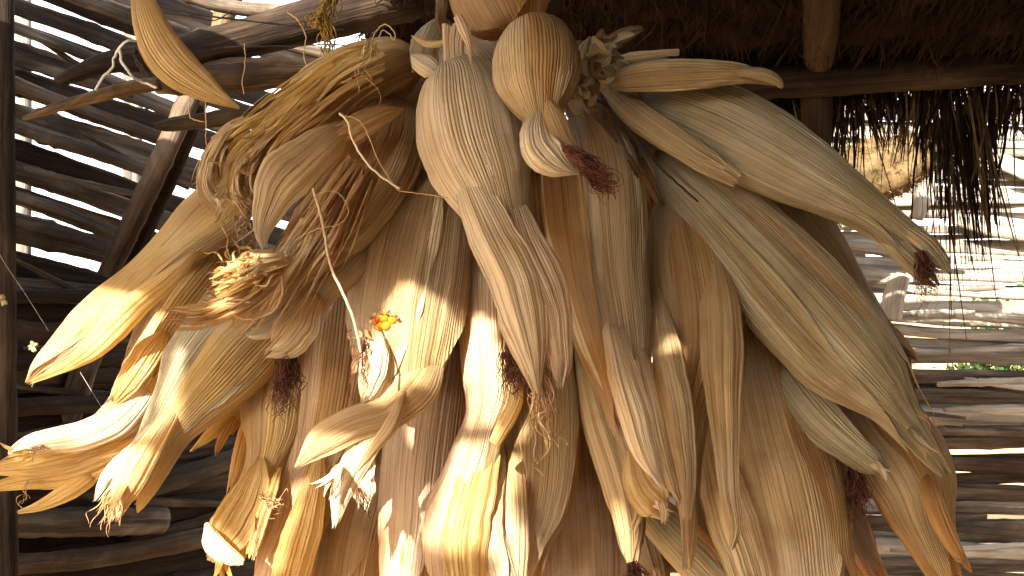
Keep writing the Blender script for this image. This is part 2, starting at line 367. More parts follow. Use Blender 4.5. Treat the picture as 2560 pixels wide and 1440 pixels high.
def shreds(parent, c, size, ang, n, length, wpx, z, mat, seed=0, curl=3.0, name='husk_shred', spread=.5, thick=.02):
    """a torn mass of narrow curling ribbons of husk, one mesh"""
    rng = np.random.RandomState(seed + 2000); m = 16; VV = []; FF = []; UV = []
    for i in range(n):
        x0 = c[0] + rng.normal(0, size[0]); y0 = c[1] + rng.normal(0, size[1])
        a = math.radians(ang) + rng.normal(0, spread); L = length * rng.uniform(.4, 1.2); cv = rng.normal(0, curl)
        t = np.linspace(0, 1, m); aa = a + cv * t ** 1.5 + .5 * np.sin(t * rng.uniform(2, 9) + rng.uniform(0, 6))
        x = x0 + np.concatenate([[0], np.cumsum(np.cos(aa[:-1]))]) * L / m; y = y0 + np.concatenate([[0], np.cumsum(np.sin(aa[:-1]))]) * L / m
        zz = z + rng.uniform(-thick, thick) + .012 * np.sin(t * rng.uniform(2, 7) + rng.uniform(0, 6))
        C = np.stack([P(p, q, r) for p, q, r in zip(x, y, zz)]); T, S, Nn = frames(C)
        ro = rng.uniform(-1.3, 1.3) + rng.uniform(-3, 3) * t; w = px(wpx, z) * rng.uniform(.4, 1.3) * (1 - .8 * t ** 2)
        D = np.cos(ro)[:, None] * S + np.sin(ro)[:, None] * Nn; U = -np.sin(ro)[:, None] * S + np.cos(ro)[:, None] * Nn
        V = np.stack([C - D * w[:, None], C + U * w[:, None] * .35, C + D * w[:, None]], 1).reshape(-1, 3)
        VV.append(V); FF.append(grid_faces(m, 3) + i * m * 3)
        UV.append(np.stack([np.tile([0, .7, 1.4], m) + i * 1.7, np.repeat(t * L / SP, 3)], 1))
    return mesh_obj(name, np.vstack(VV), np.vstack(FF), mat, parent, np.vstack(UV))

def strips(parent, path, n, lat, wpx, z, mat, seed=0, name='husk_shred', wave=10, thick=.012, out=.3):
    """torn strips of husk running side by side along a path, spreading towards its end"""
    rng = np.random.RandomState(seed + 3000); m = 22; VV = []; FF = []; UV = []
    s_, L = interp([(*p, 0) for p in path], 60)
    for i in range(n):
        t0 = rng.uniform(0, .35); t1 = rng.uniform(.6, 1.05); tt = np.linspace(t0, min(t1, 1), m); u = np.linspace(0, 1, m)
        x = np.interp(tt, np.linspace(0, 1, 60), s_[:, 0]); y = np.interp(tt, np.linspace(0, 1, 60), s_[:, 1])
        dx, dy = np.gradient(x), np.gradient(y); ll = np.hypot(dx, dy) + 1e-6
        o = rng.normal(0, 1) * lat * (.5 + .5 * u) + rng.normal(0, 1) * lat * out * u ** 2 + wave * u * np.sin(u * rng.uniform(2, 8) + rng.uniform(0, 6)) * rng.uniform(.2, 1)
        x = x - dy / ll * o; y = y + dx / ll * o
        zz = z + rng.uniform(-thick, thick) - .02 * np.sin(u * 3) * rng.uniform(0, 1) + .004 * np.sin(u * rng.uniform(3, 8) + i)
        C = np.stack([P(p, q, r) for p, q, r in zip(x, y, zz)]); T, S, Nn = frames(C)
        ro = rng.uniform(-.8, .8) + rng.uniform(-1.6, 1.6) * u; w = px(wpx, z) * rng.uniform(.25, 1.5) * (1 - .85 * u ** 3)
        D = np.cos(ro)[:, None] * S + np.sin(ro)[:, None] * Nn; U = -np.sin(ro)[:, None] * S + np.cos(ro)[:, None] * Nn
        V = np.stack([C - D * w[:, None], C + U * w[:, None] * .4, C + D * w[:, None]], 1).reshape(-1, 3)
        VV.append(V); FF.append(grid_faces(m, 3) + i * m * 3); UV.append(np.stack([np.tile([0, .7, 1.4], m) + i * 1.7, np.repeat(tt * L / SP, 3)], 1))
    return mesh_obj(name, np.vstack(VV), np.vstack(FF), mat, parent, np.vstack(UV))
# leaves: (centre angle: 0 = picture left of a hanging ear, 90 = facing us, 180 = right; half width; end; twist)
# --- front
e = ear('palest ear front and centre with a long split husk tail', [(1120, 128, 26), (1132, 160, 34), (1142, 182, 62), (1152, 212, 92), (1164, 290, 119), (1182, 370, 125), (1212, 450, 113), (1240, 520, 84), (1262, 580, 66), (1292, 660, 60), (1322, 740, 48), (1345, 810, 24)], .83, 'pale', 1,
        [(70, 75, .9, 40), (130, 70, .80, 20, 'pale')], jag=0.0, dz=.0)
blade(e, [(1128, 330, 8), (1162, 430, 32), (1200, 520, 54), (1238, 600, 62), (1278, 680, 66), (1305, 770, 62), (1325, 860, 44), (1340, 940, 18), (1350, 1000, 4)], .775, HM['pale'], 11, cup=.55, fold=.10, jag=.02)
blade(e, [(1262, 400, 8), (1282, 510, 32), (1308, 600, 52), (1345, 690, 64), (1378, 770, 52), (1392, 850, 40), (1403, 920, 28), (1402, 975, 12)], .785, HM['pink'], 12, cup=.6, fold=.10, jag=.06)
blade(e, [(1250, 690, 10), (1262, 760, 22), (1282, 830, 28), (1312, 900, 22), (1338, 985, 5)], .79, HM['pale'], 13, cup=.5, jag=.02)
silk(e, (1275, 840), (1300, 1000), .845, 60, 22, 18, M_SILKD, 1.1, 1)
silk(e, (1355, 850), (1358, 1100), .81, 50, 15, 28, M_SILKL, 1.6, 2)
silk(e, (1350, 960), (1350, 1200), .80, 9, 22, 22, M_STRAND, 2.0, 3)
for k in range(7):
    blade(e, [(1112 + 9 * k, 60 + 4 * (k % 3), 7), (1114 + 6.5 * k, 110, 7), (1116 + 7 * k, 158, 7), (1104 + 11 * k, 205, 8), (1092 + 15 * k, 250, 4)], .845, HM['tan' if k % 2 else 'pink'], 20 + k, cup=1.0, jag=.03, n=24, m=8, name='husk_strand', bow=0)
blade(e, [(1145, 40, 12), (1158, 70, 15), (1172, 110, 8), (1178, 160, 3)], .80, HM['pink'], 19, cup=.9, jag=.1, n=20, m=10, name='husk_strand', bow=0)
e = ear('round ended ear foreshortened above the others with a pale twisted tail', [(1330, 66, 14), (1333, 82, 60), (1338, 115, 92), (1341, 165, 104), (1342, 215, 96), (1346, 255, 74), (1351, 295, 48), (1350, 330, 40), (1362, 365, 42)], .80, 'tan', 2,
        [(60, 80, .95, 25, 'tan'), (140, 60, .85, 0, 'orange')], jag=0, bow=.04)
blade(e, [(1345, 285, 34), (1340, 330, 42), (1352, 370, 50), (1385, 405, 42), (1425, 428, 16), (1452, 436, 5)], .745, HM['pale'], 14, cup=.45, fold=.14, jag=.12)
blade(e, [(1372, 255, 22), (1392, 305, 26), (1412, 345, 20), (1440, 372, 10)], .75, HM['tan'], 15, cup=.7, jag=.1)
silk(e, (1412, 370), (1530, 482), .735, 130, 13, 20, M_SILKD, 1.05, 4, bend=-10)
silk(e, (1455, 430), (1535, 482), .735, 14, 5, 10, M_SILKD, 1.2, 5, bend=12)
e = ear('long ear below the round ended one, its split tail ending in a torn white tip', [(1440, 302, 24), (1448, 325, 70), (1466, 390, 106), (1478, 480, 116), (1487, 580, 114), (1500, 690, 104), (1519, 790, 96), (1541, 890, 80), (1568, 1000, 58), (1600, 1110, 48), (1632, 1200, 46), (1655, 1262, 44)], .93, 'tan', 3,
        [(75, 70, .97, 30, 'pale'), (20, 50, .8, 20, 'orange'), (140, 50, .9, -10, 'tan')], fold=.22, jag=.05)
blade(e, [(1508, 700, 10), (1530, 820, 26), (1560, 940, 38), (1590, 1040, 42), (1612, 1120, 36), (1640, 1190, 24), (1664, 1235, 8)], .865, HM['pale'], 16, cup=.6, jag=.12)
blade(e, [(1575, 800, 8), (1605, 900, 18), (1636, 1040, 24), (1660, 1140, 22), (1688, 1235, 14), (1702, 1262, 5)], .87, HM['tan'], 17, cup=.7, jag=.1)
blade(e, [(1575, 1120, 18), (1600, 1210, 42), (1640, 1262, 46), (1678, 1300, 20)], .89, HM['yellow'], 18, cup=.2, jag=.3, fold=.15)
fray(e, (1655, 1268), 40, 7, 46, 9, .87, HM['pale'], 3, .9)
e = ear('ear right of centre with two narrow tails hanging straight down', [(1682, 486, 20), (1690, 512, 56), (1705, 590, 88), (1722, 680, 108), (1733, 770, 113), (1736, 850, 106), (1726, 930, 86), (1714, 1010, 62), (1712, 1100, 44), (1718, 1200, 30), (1722, 1310, 20), (1712, 1432, 6)], .98, 'tan', 4,
        [(65, 60, .98, 25, 'tan'), (125, 60, .98, -20, 'orange')], fold=.15)
blade(e, [(1640, 700, 8), (1655, 800, 30), (1672, 900, 40), (1692, 1000, 40), (1708, 1100, 34), (1718, 1200, 24), (1716, 1300, 12)], .905, HM['tan'], 21, cup=.7, jag=.02)
blade(e, [(1768, 560, 10), (1792, 680, 34), (1802, 780, 52), (1805, 880, 54), (1808, 990, 46), (1816, 1100, 34), (1824, 1230, 26), (1838, 1320, 18), (1828, 1378, 4)], .915, HM['tan'], 22, cup=.7, jag=.02)
# --- centre left
e = ear('ear with torn husk showing yellow kernels, left of the front centre ear', [(1092, 398, 22), (1085, 425, 64), (1070, 500, 100), (1050, 590, 122), (1030, 690, 134), (1014, 780, 134), (1006, 860, 124), (1000, 930, 98), (985, 990, 64)], .94, 'pink', 5,
        [(50, 62, .97, 15, 'pale'), (130, 70, .99, -25, 'tan')], fold=.12)
blade(e, [(1098, 850, 8), (1080, 905, 40), (1040, 972, 54), (970, 1032, 44), (880, 1062, 46), (800, 1108, 40), (735, 1172, 5)], .865, HM['tan'], 23, cup=.4, jag=.03, fold=.1)
blade(e, [(1022, 790, 10), (1015, 870, 34), (985, 970, 46), (935, 1070, 42), (885, 1160, 34), (850, 1240, 28), (835, 1325, 6)], .875, HM['pale'], 24, cup=.5, jag=.1)
blade(e, [(1015, 960, 8), (985, 1050, 18), (935, 1120, 14), (890, 1180, 5)], .85, HM['tan'], 25, cup=.7, jag=.02)
blade(e, [(905, 1090, 30), (895, 1170, 42), (905, 1230, 34), (905, 1290, 18)], .88, HM['pale'], 26, cup=.3, jag=.35)
fray(e, (840, 1180), 115, 7, 70, 9, .86, HM['pale'], 9, .5)
silk(e, (895, 1220), (915, 1300), .87, 7, 12, 8, M_SILKD, 1.2, 7)
rk = np.random.RandomState(5)
KN = [(938, 800, 12), (958, 793, 17), (980, 799, 13), (948, 815, 12), (966, 814, 14)]
for k, (x, y, r) in enumerate(KN):
    bm_n, bm_m = 9, 12; ph = np.linspace(0, math.pi, bm_n)[:, None]; th = np.linspace(0, 2 * math.pi, bm_m, endpoint=False)[None]
    rr = px(r, .86) * (1 + .08 * np.cos(2 * th + k)); c = P(x, y, .8845)
    V = np.stack([c[0] + rr * np.sin(ph) * np.cos(th), c[1] - rr * .75 * np.cos(ph) + 0 * th, c[2] + rr * .9 * np.sin(ph) * np.sin(th)], -1)
    mesh_obj('kernel', V.reshape(-1, 3), grid_faces(bm_n, bm_m, True), M_KERNEL, e)
blade(e, [(955, 835, 24), (940, 880, 34), (930, 930, 34), (915, 985, 20), (905, 1010, 5)], .868, HM['pale'], 27, cup=.5, jag=.1, fold=.08, name='inner_husk')
for k in range(16):
    a = k / 16 * 6.28; cx, cy = 961 + 33 * math.cos(a), 803 + 24 * math.sin(a)
    if k < 8: continue
    blade(e, [(cx - 4 * math.cos(a), cy - 4 * math.sin(a), 6), (cx + 2 * math.cos(a), cy + 2 * math.sin(a), 6), (cx + 6 * math.cos(a + .4), cy + 6 * math.sin(a + .4), 2)], .876 - .006 * rk.rand(), HM['brown'] if k % 2 else HM['orange'], 600 + k, cup=rk.uniform(-.6, .8), roll=rk.uniform(-.8, .8), jag=.3, n=8, m=6, name='torn_edge')
for k in range(22):
    x, y = rk.uniform(875, 925), rk.uniform(805, 905)
    blade(e, [(x, y, rk.uniform(4, 9)), (x + rk.uniform(-12, 12), y + rk.uniform(8, 20), rk.uniform(4, 9)), (x + rk.uniform(-18, 18), y + rk.uniform(22, 40), 2)], .884 - .012 * rk.rand(), HM[rk.choice(['brown', 'brown', 'orange', 'tan'])], 640 + k, cup=rk.uniform(-.8, .9), roll=rk.uniform(-1, 1), jag=.3, n=8, m=6, name='torn_edge')
silk(e, (905, 850), (885, 1010), .862, 12, 10, 14, M_SILKD, 1.2, 8)
e = ear('slim upright ear behind the long split tail, its waist pinched above a flaring tail', [(1218, 520, 40), (1222, 600, 66), (1226, 700, 76), (1230, 800, 80), (1234, 890, 80), (1234, 970, 72), (1222, 1030, 56), (1210, 1066, 50), (1196, 1120, 56), (1168, 1200, 60), (1140, 1280, 72), (1120, 1350, 60), (1126, 1460, 44)], .96, 'pink', 6, [(60, 80, .99, 10, 'pink'), (150, 50, .9, 0, 'tan')], fold=.08)
blade(e, [(1300, 960, 12), (1288, 1010, 18), (1262, 1060, 20), (1235, 1110, 14)], .895, HM['yellow'], 32, cup=.8, jag=.02)
blade(e, [(1240, 1000, 8), (1222, 1070, 30), (1205, 1150, 46), (1180, 1250, 56), (1160, 1350, 60), (1165, 1460, 50)], .93, HM['yellow'], 33, cup=.3, jag=.05)
silk(e, (1262, 880), (1290, 990), .885, 36, 22, 12, M_SILKD, 1.2, 11)
e = ear('wide amber ear whose lower half is cut off by the bottom edge, left of centre', [(1110, 850, 30), (1100, 900, 70), (1082, 980, 92), (1066, 1080, 98), (1055, 1180, 98), (1048, 1280, 94), (1035, 1380, 80), (1020, 1500, 60)], 1.03, 'orange', 7, [(60, 85, .99, 10, 'pink')], jag=0)
e = ear('ribbed ear with dark right edge below the dangling silk', [(1340, 800, 40), (1345, 880, 84), (1350, 980, 98), (1352, 1080, 98), (1350, 1170, 96), (1340, 1260, 84), (1322, 1350, 58), (1308, 1450, 42)], 1.02, 'orange', 8, [(75, 70, 1.0, 10, 'tan')], jag=0)
blade(e, [(1275, 1080, 12), (1288, 1200, 26), (1292, 1320, 30), (1290, 1460, 28)], .96, HM['tan'], 34, cup=.6, jag=0)
e = ear('short white tail of a hidden ear squeezed between two ears at the bottom', [(1240, 1110, 20), (1232, 1170, 34), (1222, 1250, 38), (1218, 1320, 40), (1232, 1390, 46), (1258, 1470, 44)], .955, 'pale', 9, [(90, 60, .95, 10, 'pale')], jag=0, fold=.2)
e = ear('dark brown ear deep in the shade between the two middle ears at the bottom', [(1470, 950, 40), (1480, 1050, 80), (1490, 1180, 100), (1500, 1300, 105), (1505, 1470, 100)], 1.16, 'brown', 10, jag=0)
e = ear('narrow tan ear tail ending in a sunlit tip over brown silk', [(1452, 860, 24), (1478, 940, 44), (1506, 1040, 52), (1538, 1140, 54), (1562, 1230, 50), (1576, 1310, 42), (1578, 1370, 30), (1584, 1425, 12)], 1.0, 'tan', 12, [(60, 70, .97, 15, 'tan')], fold=.15)
silk(e, (1580, 1405), (1596, 1460), .965, 60, 16, 16, M_SILKD, 1.4, 12)
fray(e, (1600, 1250), 95, 4, 90, 10, .955, HM['tan'], 15, .2)
# --- right
e = ear('large smooth ear slanting down to the lower right, its tail a narrow white tip', [(1640, 385, 25), (1690, 430, 64), (1790, 525, 92), (1895, 635, 112), (2000, 750, 122), (2095, 855, 118), (2175, 940, 92), (2235, 1012, 56), (2290, 1090, 36), (2335, 1150, 26), (2372, 1200, 10)], .97, 'olive', 13,
        [(80, 62, .98, 20, 'olive'), (150, 50, .85, 10, 'tan'), (30, 45, .9, 0, 'olive')], fold=.14)
fray(e, (2290, 1085), 48, 7, 110, 9, .93, HM['olive'], 17, .15)
silk(e, (2290, 1030), (2370, 1090), .93, 4, 10, 10, M_SILKL, 1.0, 14)
e = ear('smooth greyish ear highest on the right, curling tail over the bright slat wall', [(1620, 250, 45), (1700, 272, 78), (1800, 315, 96), (1900, 368, 96), (2000, 425, 86), (2095, 478, 66), (2180, 532, 50), (2255, 590, 44), (2320, 640, 40), (2372, 672, 24)], .93, 'olive', 14,
        [(90, 60, .97, 10, 'olive'), (20, 50, .9, 10, 'olive')], fold=.14, jag=.12)
blade(e, [(2130, 545, 12), (2210, 585, 26), (2270, 640, 30), (2320, 690, 26), (2352, 722, 10)], .915, HM['olive'], 36, cup=.4, jag=.2)
blade(e, [(2240, 555, 14), (2310, 600, 22), (2355, 650, 20), (2380, 692, 6)], .90, HM['olive'], 37, cup=.5, jag=.2)
silk(e, (2298, 628), (2330, 735), .90, 90, 15, 20, M_SILKD, 1.0, 15)
silk(e, (2300, 690), (2330, 790), .91, 8, 30, 24, M_SILKD, .8, 16)
e = ear('curled empty husk pointing right at the top beneath the dark beam', [(1525, 208, 16), (1570, 196, 32), (1640, 188, 40), (1740, 184, 38), (1830, 182, 27), (1895, 192, 17), (1945, 212, 6)], .885, 'olive', 15, [(60, 60, .98, 30, 'tan')], flat=.6, fold=.25, cat='corn husk')
blade(e, [(1830, 178, 10), (1900, 184, 16), (1940, 200, 14), (1958, 222, 5)], .865, HM['olive'], 38, cup=.9, jag=.1)
e = ear('narrow folded ear running from the knot towards the right under the curled husk', [(1520, 225, 22), (1575, 275, 34), (1640, 322, 38), (1710, 368, 36), (1780, 412, 30), (1850, 455, 18)], .915, 'tan', 16, [(80, 60, .9, 20, 'tan')], fold=.3, flat=.7)
e = ear('shaded ear half hidden behind the large slanting ear, dark torn tip on its right', [(1880, 470, 40), (1950, 540, 84), (2020, 640, 92), (2100, 745, 74), (2170, 820, 50), (2230, 870, 34), (2285, 915, 18)], 1.06, 'orange', 17, [(120, 60, .95, 0, 'tan')], fold=.2, jag=.2)
fray(e, (2230, 860), 45, 6, 90, 12, 1.03, HM['brown'], 18, .25)
silk(e, (2225, 855), (2285, 915), 1.02, 40, 12, 10, M_SILKD, 1.3, 18)
e = ear('big ribbed ear at lower right cut off below', [(1850, 770, 34), (1868, 850, 80), (1890, 950, 112), (1915, 1060, 128), (1945, 1170, 140), (1970, 1280, 138), (1985, 1380, 124), (1995, 1500, 100)], 1.07, 'tan', 18,
        [(75, 66, 1.0, 15, 'tan'), (150, 50, .97, -5, 'orange')], jag=0)
blade(e, [(1760, 1040, 20), (1790, 1150, 48), (1822, 1270, 62), (1858, 1380, 60), (1890, 1480, 50)], 1.0, HM['tan'], 39, cup=.4, jag=0)
e = ear('grey narrow husk tail lying over the wide golden ear at lower right', [(1925, 880, 24), (1975, 960, 50), (2045, 1045, 58), (2120, 1110, 46), (2180, 1155, 34), (2220, 1180, 14)], 1.02, 'olive', 19, [(80, 70, .97, 0, 'olive')], fold=.25, flat=.6)
fray(e, (2200, 1170), 40, 4, 40, 8, 1.0, HM['pale'], 19, .6)
e = ear('broad golden brown flat ear at the far lower right with a drooping split tail', [(2080, 930, 40), (2150, 1010, 84), (2225, 1110, 112), (2275, 1200, 106), (2300, 1280, 84), (2330, 1360, 58), (2372, 1460, 40)], 1.12, 'orange', 20, [(80, 60, .96, 0, 'tan'), (140, 60, .97, 0, 'orange')], fold=.16, flat=.6)
blade(e, [(2310, 1180, 20), (2340, 1270, 26), (2372, 1340, 22), (2400, 1390, 16), (2415, 1405, 8)], 1.06, HM['orange'], 40, cup=.8, jag=.1)
silk(e, (2135, 1140), (2150, 1300), 1.05, 130, 15, 18, M_SILKD, 1.3, 20)
e = ear('thin rusty husk between the big ribbed ear and the golden one', [(1985, 1010, 30), (2030, 1090, 56), (2075, 1190, 60), (2110, 1280, 50), (2150, 1370, 38), (2200, 1470, 26)], 1.14, 'orange', 21, [(90, 60, .9, 0, 'brown')], fold=.25)
e = ear('yellowish ear end crossing low behind the two straight tails', [(1575, 1200, 30), (1625, 1270, 44), (1690, 1340, 56), (1760, 1410, 60), (1830, 1490, 50)], 1.06, 'yellow', 22, [(80, 60, .97, 0, 'olive')], fold=.12, jag=0)
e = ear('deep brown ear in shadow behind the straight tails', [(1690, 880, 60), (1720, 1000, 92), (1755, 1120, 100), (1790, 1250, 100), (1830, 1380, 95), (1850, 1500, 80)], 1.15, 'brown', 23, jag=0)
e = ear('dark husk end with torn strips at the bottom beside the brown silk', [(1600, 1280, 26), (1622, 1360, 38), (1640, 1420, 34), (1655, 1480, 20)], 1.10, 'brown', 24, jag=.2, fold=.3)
# --- left
e = ear('shaggy ear at upper left with fibres curling over its end', [(1035, 160, 40), (985, 168, 74), (920, 195, 88), (850, 232, 90), (780, 285, 84), (715, 345, 70), (660, 395, 52), (625, 430, 42)], .93, 'yellow', 25, [(70, 70, .98, 20, 'yellow'), (140, 55, .9, -15, 'orange')], fold=.22, jag=.15)
fray(e, (640, 380), 110, 16, 150, 12, .87, HM['yellow'], 25, .5, 'leaf_tip', 1.6)
fray(e, (700, 300), 130, 10, 150, 10, .86, HM['tan'], 26, .35, 'leaf_tip', 1.2)
fray(e, (545, 360), 75, 12, 150, 11, .88, HM['yellow'], 27, .45, 'leaf_tip', 1.8)
blade(e, [(640, 300, 10), (590, 330, 26), (560, 380, 28), (540, 440, 22), (520, 490, 8)], .89, HM['yellow'], 41, cup=.6, jag=.2)
strips(e, [(760, 265), (670, 330), (600, 400), (585, 480), (620, 545)], 80, 24, 6, .865, HM['yellow'], 25)
strips(e, [(640, 300), (575, 330), (530, 400), (520, 470), (560, 520)], 46, 18, 6, .87, HM['tan'], 34)
shreds(e, (590, 490), (30, 30), 60, 44, 80, 4.0, .86, HM['tan'], 26, 2.2)
strips(e, [(960, 120), (850, 170), (740, 260), (650, 360), (600, 460)], 60, 34, 5, .86, HM['yellow'], 27)
strips(e, [(980, 170), (880, 220), (760, 310), (690, 380), (650, 460)], 40, 24, 5, .85, HM['orange'], 33)
silk(e, (930, 100), (880, 230), .855, 12, 30, 26, M_STRAND, 1.3, 27)
e = ear('amber ear with ragged split husk and a frayed sunlit end', [(975, 262, 30), (975, 300, 78), (950, 370, 104), (910, 450, 108), (862, 530, 96), (805, 600, 78), (745, 655, 62), (690, 700, 50), (650, 740, 40)], .90, 'orange', 26, [(110, 55, .98, 20, 'orange'), (160, 40, .9, 0, 'tan')], fold=.2, jag=.1)
blade(e, [(1010, 272, 8), (960, 285, 26), (900, 315, 36), (850, 350, 34)], .83, HM['orange'], 42, cup=.5, jag=.25)
blade(e, [(905, 300, 14), (840, 335, 40), (770, 390, 60), (705, 450, 66), (672, 520, 44), (655, 580, 22), (660, 625, 6)], .805, HM['tan'], 43, cup=.65, fold=.07, jag=.04, kf=3)
blade(e, [(880, 420, 20), (830, 480, 36), (780, 560, 40), (720, 640, 36), (680, 700, 20)], .835, HM['orange'], 44, cup=.5, jag=.1, fold=.2)
blade(e, [(900, 560, 24), (820, 620, 44), (740, 670, 44), (660, 720, 36), (580, 760, 26), (500, 800, 8)], .845, HM['orange'], 45, cup=.4, jag=.1, fold=.15)
fray(e, (640, 690), 150, 15, 130, 10, .84, HM['yellow'], 28, .45, 'leaf_tip', 1.5)
fray(e, (600, 760), 175, 9, 140, 11, .85, HM['orange'], 29, .35, 'leaf_tip', .8)
strips(e, [(720, 640), (650, 660), (590, 690), (530, 715)], 120, 18, 6, .80, HM['yellow'], 28, wave=14)
shreds(e, (630, 675), (40, 16), 175, 60, 70, 5.0, .795, HM['yellow'], 28, 2.0)
strips(e, [(760, 600), (680, 690), (600, 750), (500, 790), (410, 790)], 50, 22, 7, .825, HM['orange'], 29)
strips(e, [(900, 400), (850, 480), (790, 580), (720, 670), (660, 740)], 70, 40, 6, .835, HM['orange'], 30)
strips(e, [(800, 520), (740, 640), (660, 760), (590, 850)], 26, 20, 6, .83, HM['yellow'], 39)
shreds(e, (610, 560), (14, 30), 90, 26, 70, 4.5, .85, HM['brown'], 31, 1.5)
e = ear('long thin husk reaching far left, its lower half in full sun', [(600, 470, 40), (560, 520, 70), (500, 568, 66), (440, 618, 52), (385, 665, 44), (330, 718, 46), (270, 770, 50), (205, 828, 46), (150, 876, 38), (100, 918, 24), (64, 960, 4)], .97, 'yellow', 27, [(120, 60, .99, 30, 'tan'), (60, 60, .97, 20, 'yellow')], fold=.16, jag=.02, flat=.7)
blade(e, [(530, 590, 6), (440, 680, 22), (360, 745, 32), (290, 810, 38), (230, 870, 30), (160, 920, 14), (70, 960, 4)], .925, HM['yellow'], 46, cup=.5, jag=.05)
e = ear('folded ear right below the long left husk with a golden torn end', [(610, 590, 40), (560, 640, 68), (500, 710, 80), (440, 790, 76), (395, 860, 60), (355, 930, 46), (320, 985, 36), (295, 1030, 14)], 1.02, 'tan', 28, [(60, 70, .97, 10, 'tan'), (130, 60, .99, 0, 'yellow')], fold=.2, jag=.1)
blade(e, [(420, 820, 18), (370, 880, 34), (330, 940, 32), (300, 985, 22), (280, 1015, 6)], .965, HM['yellow'], 47, cup=.5, jag=.2)
e = ear('greyish white ear at lower left narrowing into ribbons', [(700, 740, 60), (650, 790, 104), (590, 850, 118), (530, 920, 112), (475, 990, 86), (425, 1060, 62), (385, 1130, 54), (345, 1195, 50), (310, 1260, 40)], .95, 'pale', 29, [(75, 70, .95, 10, 'olive'), (140, 60, .98, 0, 'yellow')], fold=.14, jag=.1)
blade(e, [(490, 930, 6), (430, 1030, 18), (385, 1100, 28), (345, 1170, 34), (312, 1235, 28), (285, 1310, 8)], .90, HM['yellow'], 48, cup=.5, jag=.15)
blade(e, [(450, 980, 8), (370, 1090, 20), (320, 1150, 28), (265, 1210, 26), (232, 1262, 8)], .915, HM['pale'], 49, cup=.5, jag=.3)
fray(e, (300, 1220), 118, 9, 90, 12, .90, HM['yellow'], 31, .3)
silk(e, (270, 1230), (215, 1330), .90, 4, 16, 12, M_SILKL, 1.5, 33)
silk(e, (290, 1240), (255, 1340), .90, 6, 12, 12, M_SILKL, 1.5, 34)
e = ear('sunlit husk fanning out to the left edge of the picture in long torn blades', [(470, 850, 30), (430, 900, 56), (385, 965, 66), (330, 1030, 62), (270, 1080, 52), (215, 1105, 46)], 1.0, 'pale', 30, [(60, 70, .97, 0, 'yellow')], fold=.2, jag=.1, flat=.7)
blade(e, [(410, 920, 8), (350, 1000, 26), (290, 1055, 36), (220, 1085, 38), (150, 1100, 34), (80, 1112, 28), (35, 1128, 14), (20, 1138, 4)], .95, HM['pale'], 50, cup=.6, jag=.1)
blade(e, [(330, 1090, 24), (240, 1125, 38), (150, 1150, 40), (70, 1165, 30), (0, 1172, 20), (-60, 1180, 10)], .96, HM['yellow'], 51, cup=.35, jag=.1, fold=.2)
blade(e, [(420, 1020, 8), (330, 1110, 24), (240, 1160, 36), (150, 1188, 34), (60, 1202, 22), (-40, 1222, 10)], .965, HM['yellow'], 52, cup=.4, jag=.05, fold=.2)
blade(e, [(260, 1165, 16), (200, 1210, 24), (140, 1245, 20), (90, 1268, 12), (40, 1282, 4)], .955, HM['yellow'], 53, cup=.6, jag=.05)
fray(e, (60, 1130), 175, 5, 60, 8, .95, HM['yellow'], 33, .25)
silk(e, (110, 1115), (60, 1140), .94, 14, 10, 12, M_SILKL, 1.2, 35)
silk(e, (70, 1200), (50, 1270), .95, 5, 14, 14, M_SILKL, 1.0, 36)
e = ear('curled fan shaped husk tip hanging in the middle left over dark brown silk', [(930, 600, 36), (890, 645, 48), (845, 690, 44), (805, 730, 38), (778, 770, 34)], .90, 'yellow', 31, [(90, 60, .97, 0, 'tan')], fold=.15, flat=.6, jag=0)
blade(e, [(800, 725, 26), (768, 772, 38), (745, 815, 52), (705, 860, 48), (655, 895, 8)], .865, HM['yellow'], 54, cup=.35, jag=.25)
blade(e, [(785, 750, 16), (735, 790, 26), (680, 820, 22), (630, 835, 16), (612, 830, 5)], .875, HM['olive'], 55, cup=.6, jag=.1)
silk(e, (715, 850), (705, 1040), .89, 130, 13, 22, M_SILKD, 1.1, 37)
silk(e, (735, 890), (745, 990), .89, 16, 14, 14, M_SILKD, 1.3, 38)
e = ear('ear below the curled fan tip with sun splashed lower tail', [(862, 720, 46), (858, 790, 82), (850, 870, 98), (838, 960, 98), (822, 1050, 92), (800, 1140, 80), (772, 1220, 68), (745, 1300, 66), (718, 1380, 66), (700, 1480, 60)], 1.02, 'pink', 32, [(60, 70, .98, 5, 'pink'), (140, 60, .99, -10, 'orange')], fold=.12, jag=0)
blade(e, [(805, 1100, 8), (788, 1200, 26), (764, 1300, 44), (738, 1390, 50), (715, 1480, 42)], .945, HM['yellow'], 56, cup=.4, jag=0)
e = ear('closely ribbed tan ear standing behind the ragged strips, cut off at the bottom', [(965, 1000, 40), (945, 1080, 72), (918, 1170, 88), (893, 1260, 94), (872, 1350, 94), (855, 1480, 84)], 1.09, 'tan', 33, [(75, 70, .99, 0, 'tan')], jag=0)
e = ear('pale ear with its tail spread into a cup shape and bright at the tip', [(725, 850, 50), (705, 920, 76), (690, 1000, 80), (682, 1070, 72), (668, 1130, 50), (650, 1180, 40), (628, 1235, 42), (600, 1300, 50), (572, 1350, 50), (555, 1400, 38)], 1.0, 'tan', 34, [(70, 70, .98, 10, 'tan'), (140, 50, .98, 0, 'yellow')], fold=.18, jag=0)
blade(e, [(655, 1130, 8), (640, 1190, 34), (612, 1260, 52), (578, 1320, 56), (548, 1370, 48), (535, 1405, 30)], .945, HM['yellow'], 57, cup=-.35, jag=.1)
blade(e, [(515, 1310, 14), (530, 1355, 26), (568, 1388, 24), (612, 1405, 8)], .93, HM['pale'], 59, cup=.6, jag=.05)
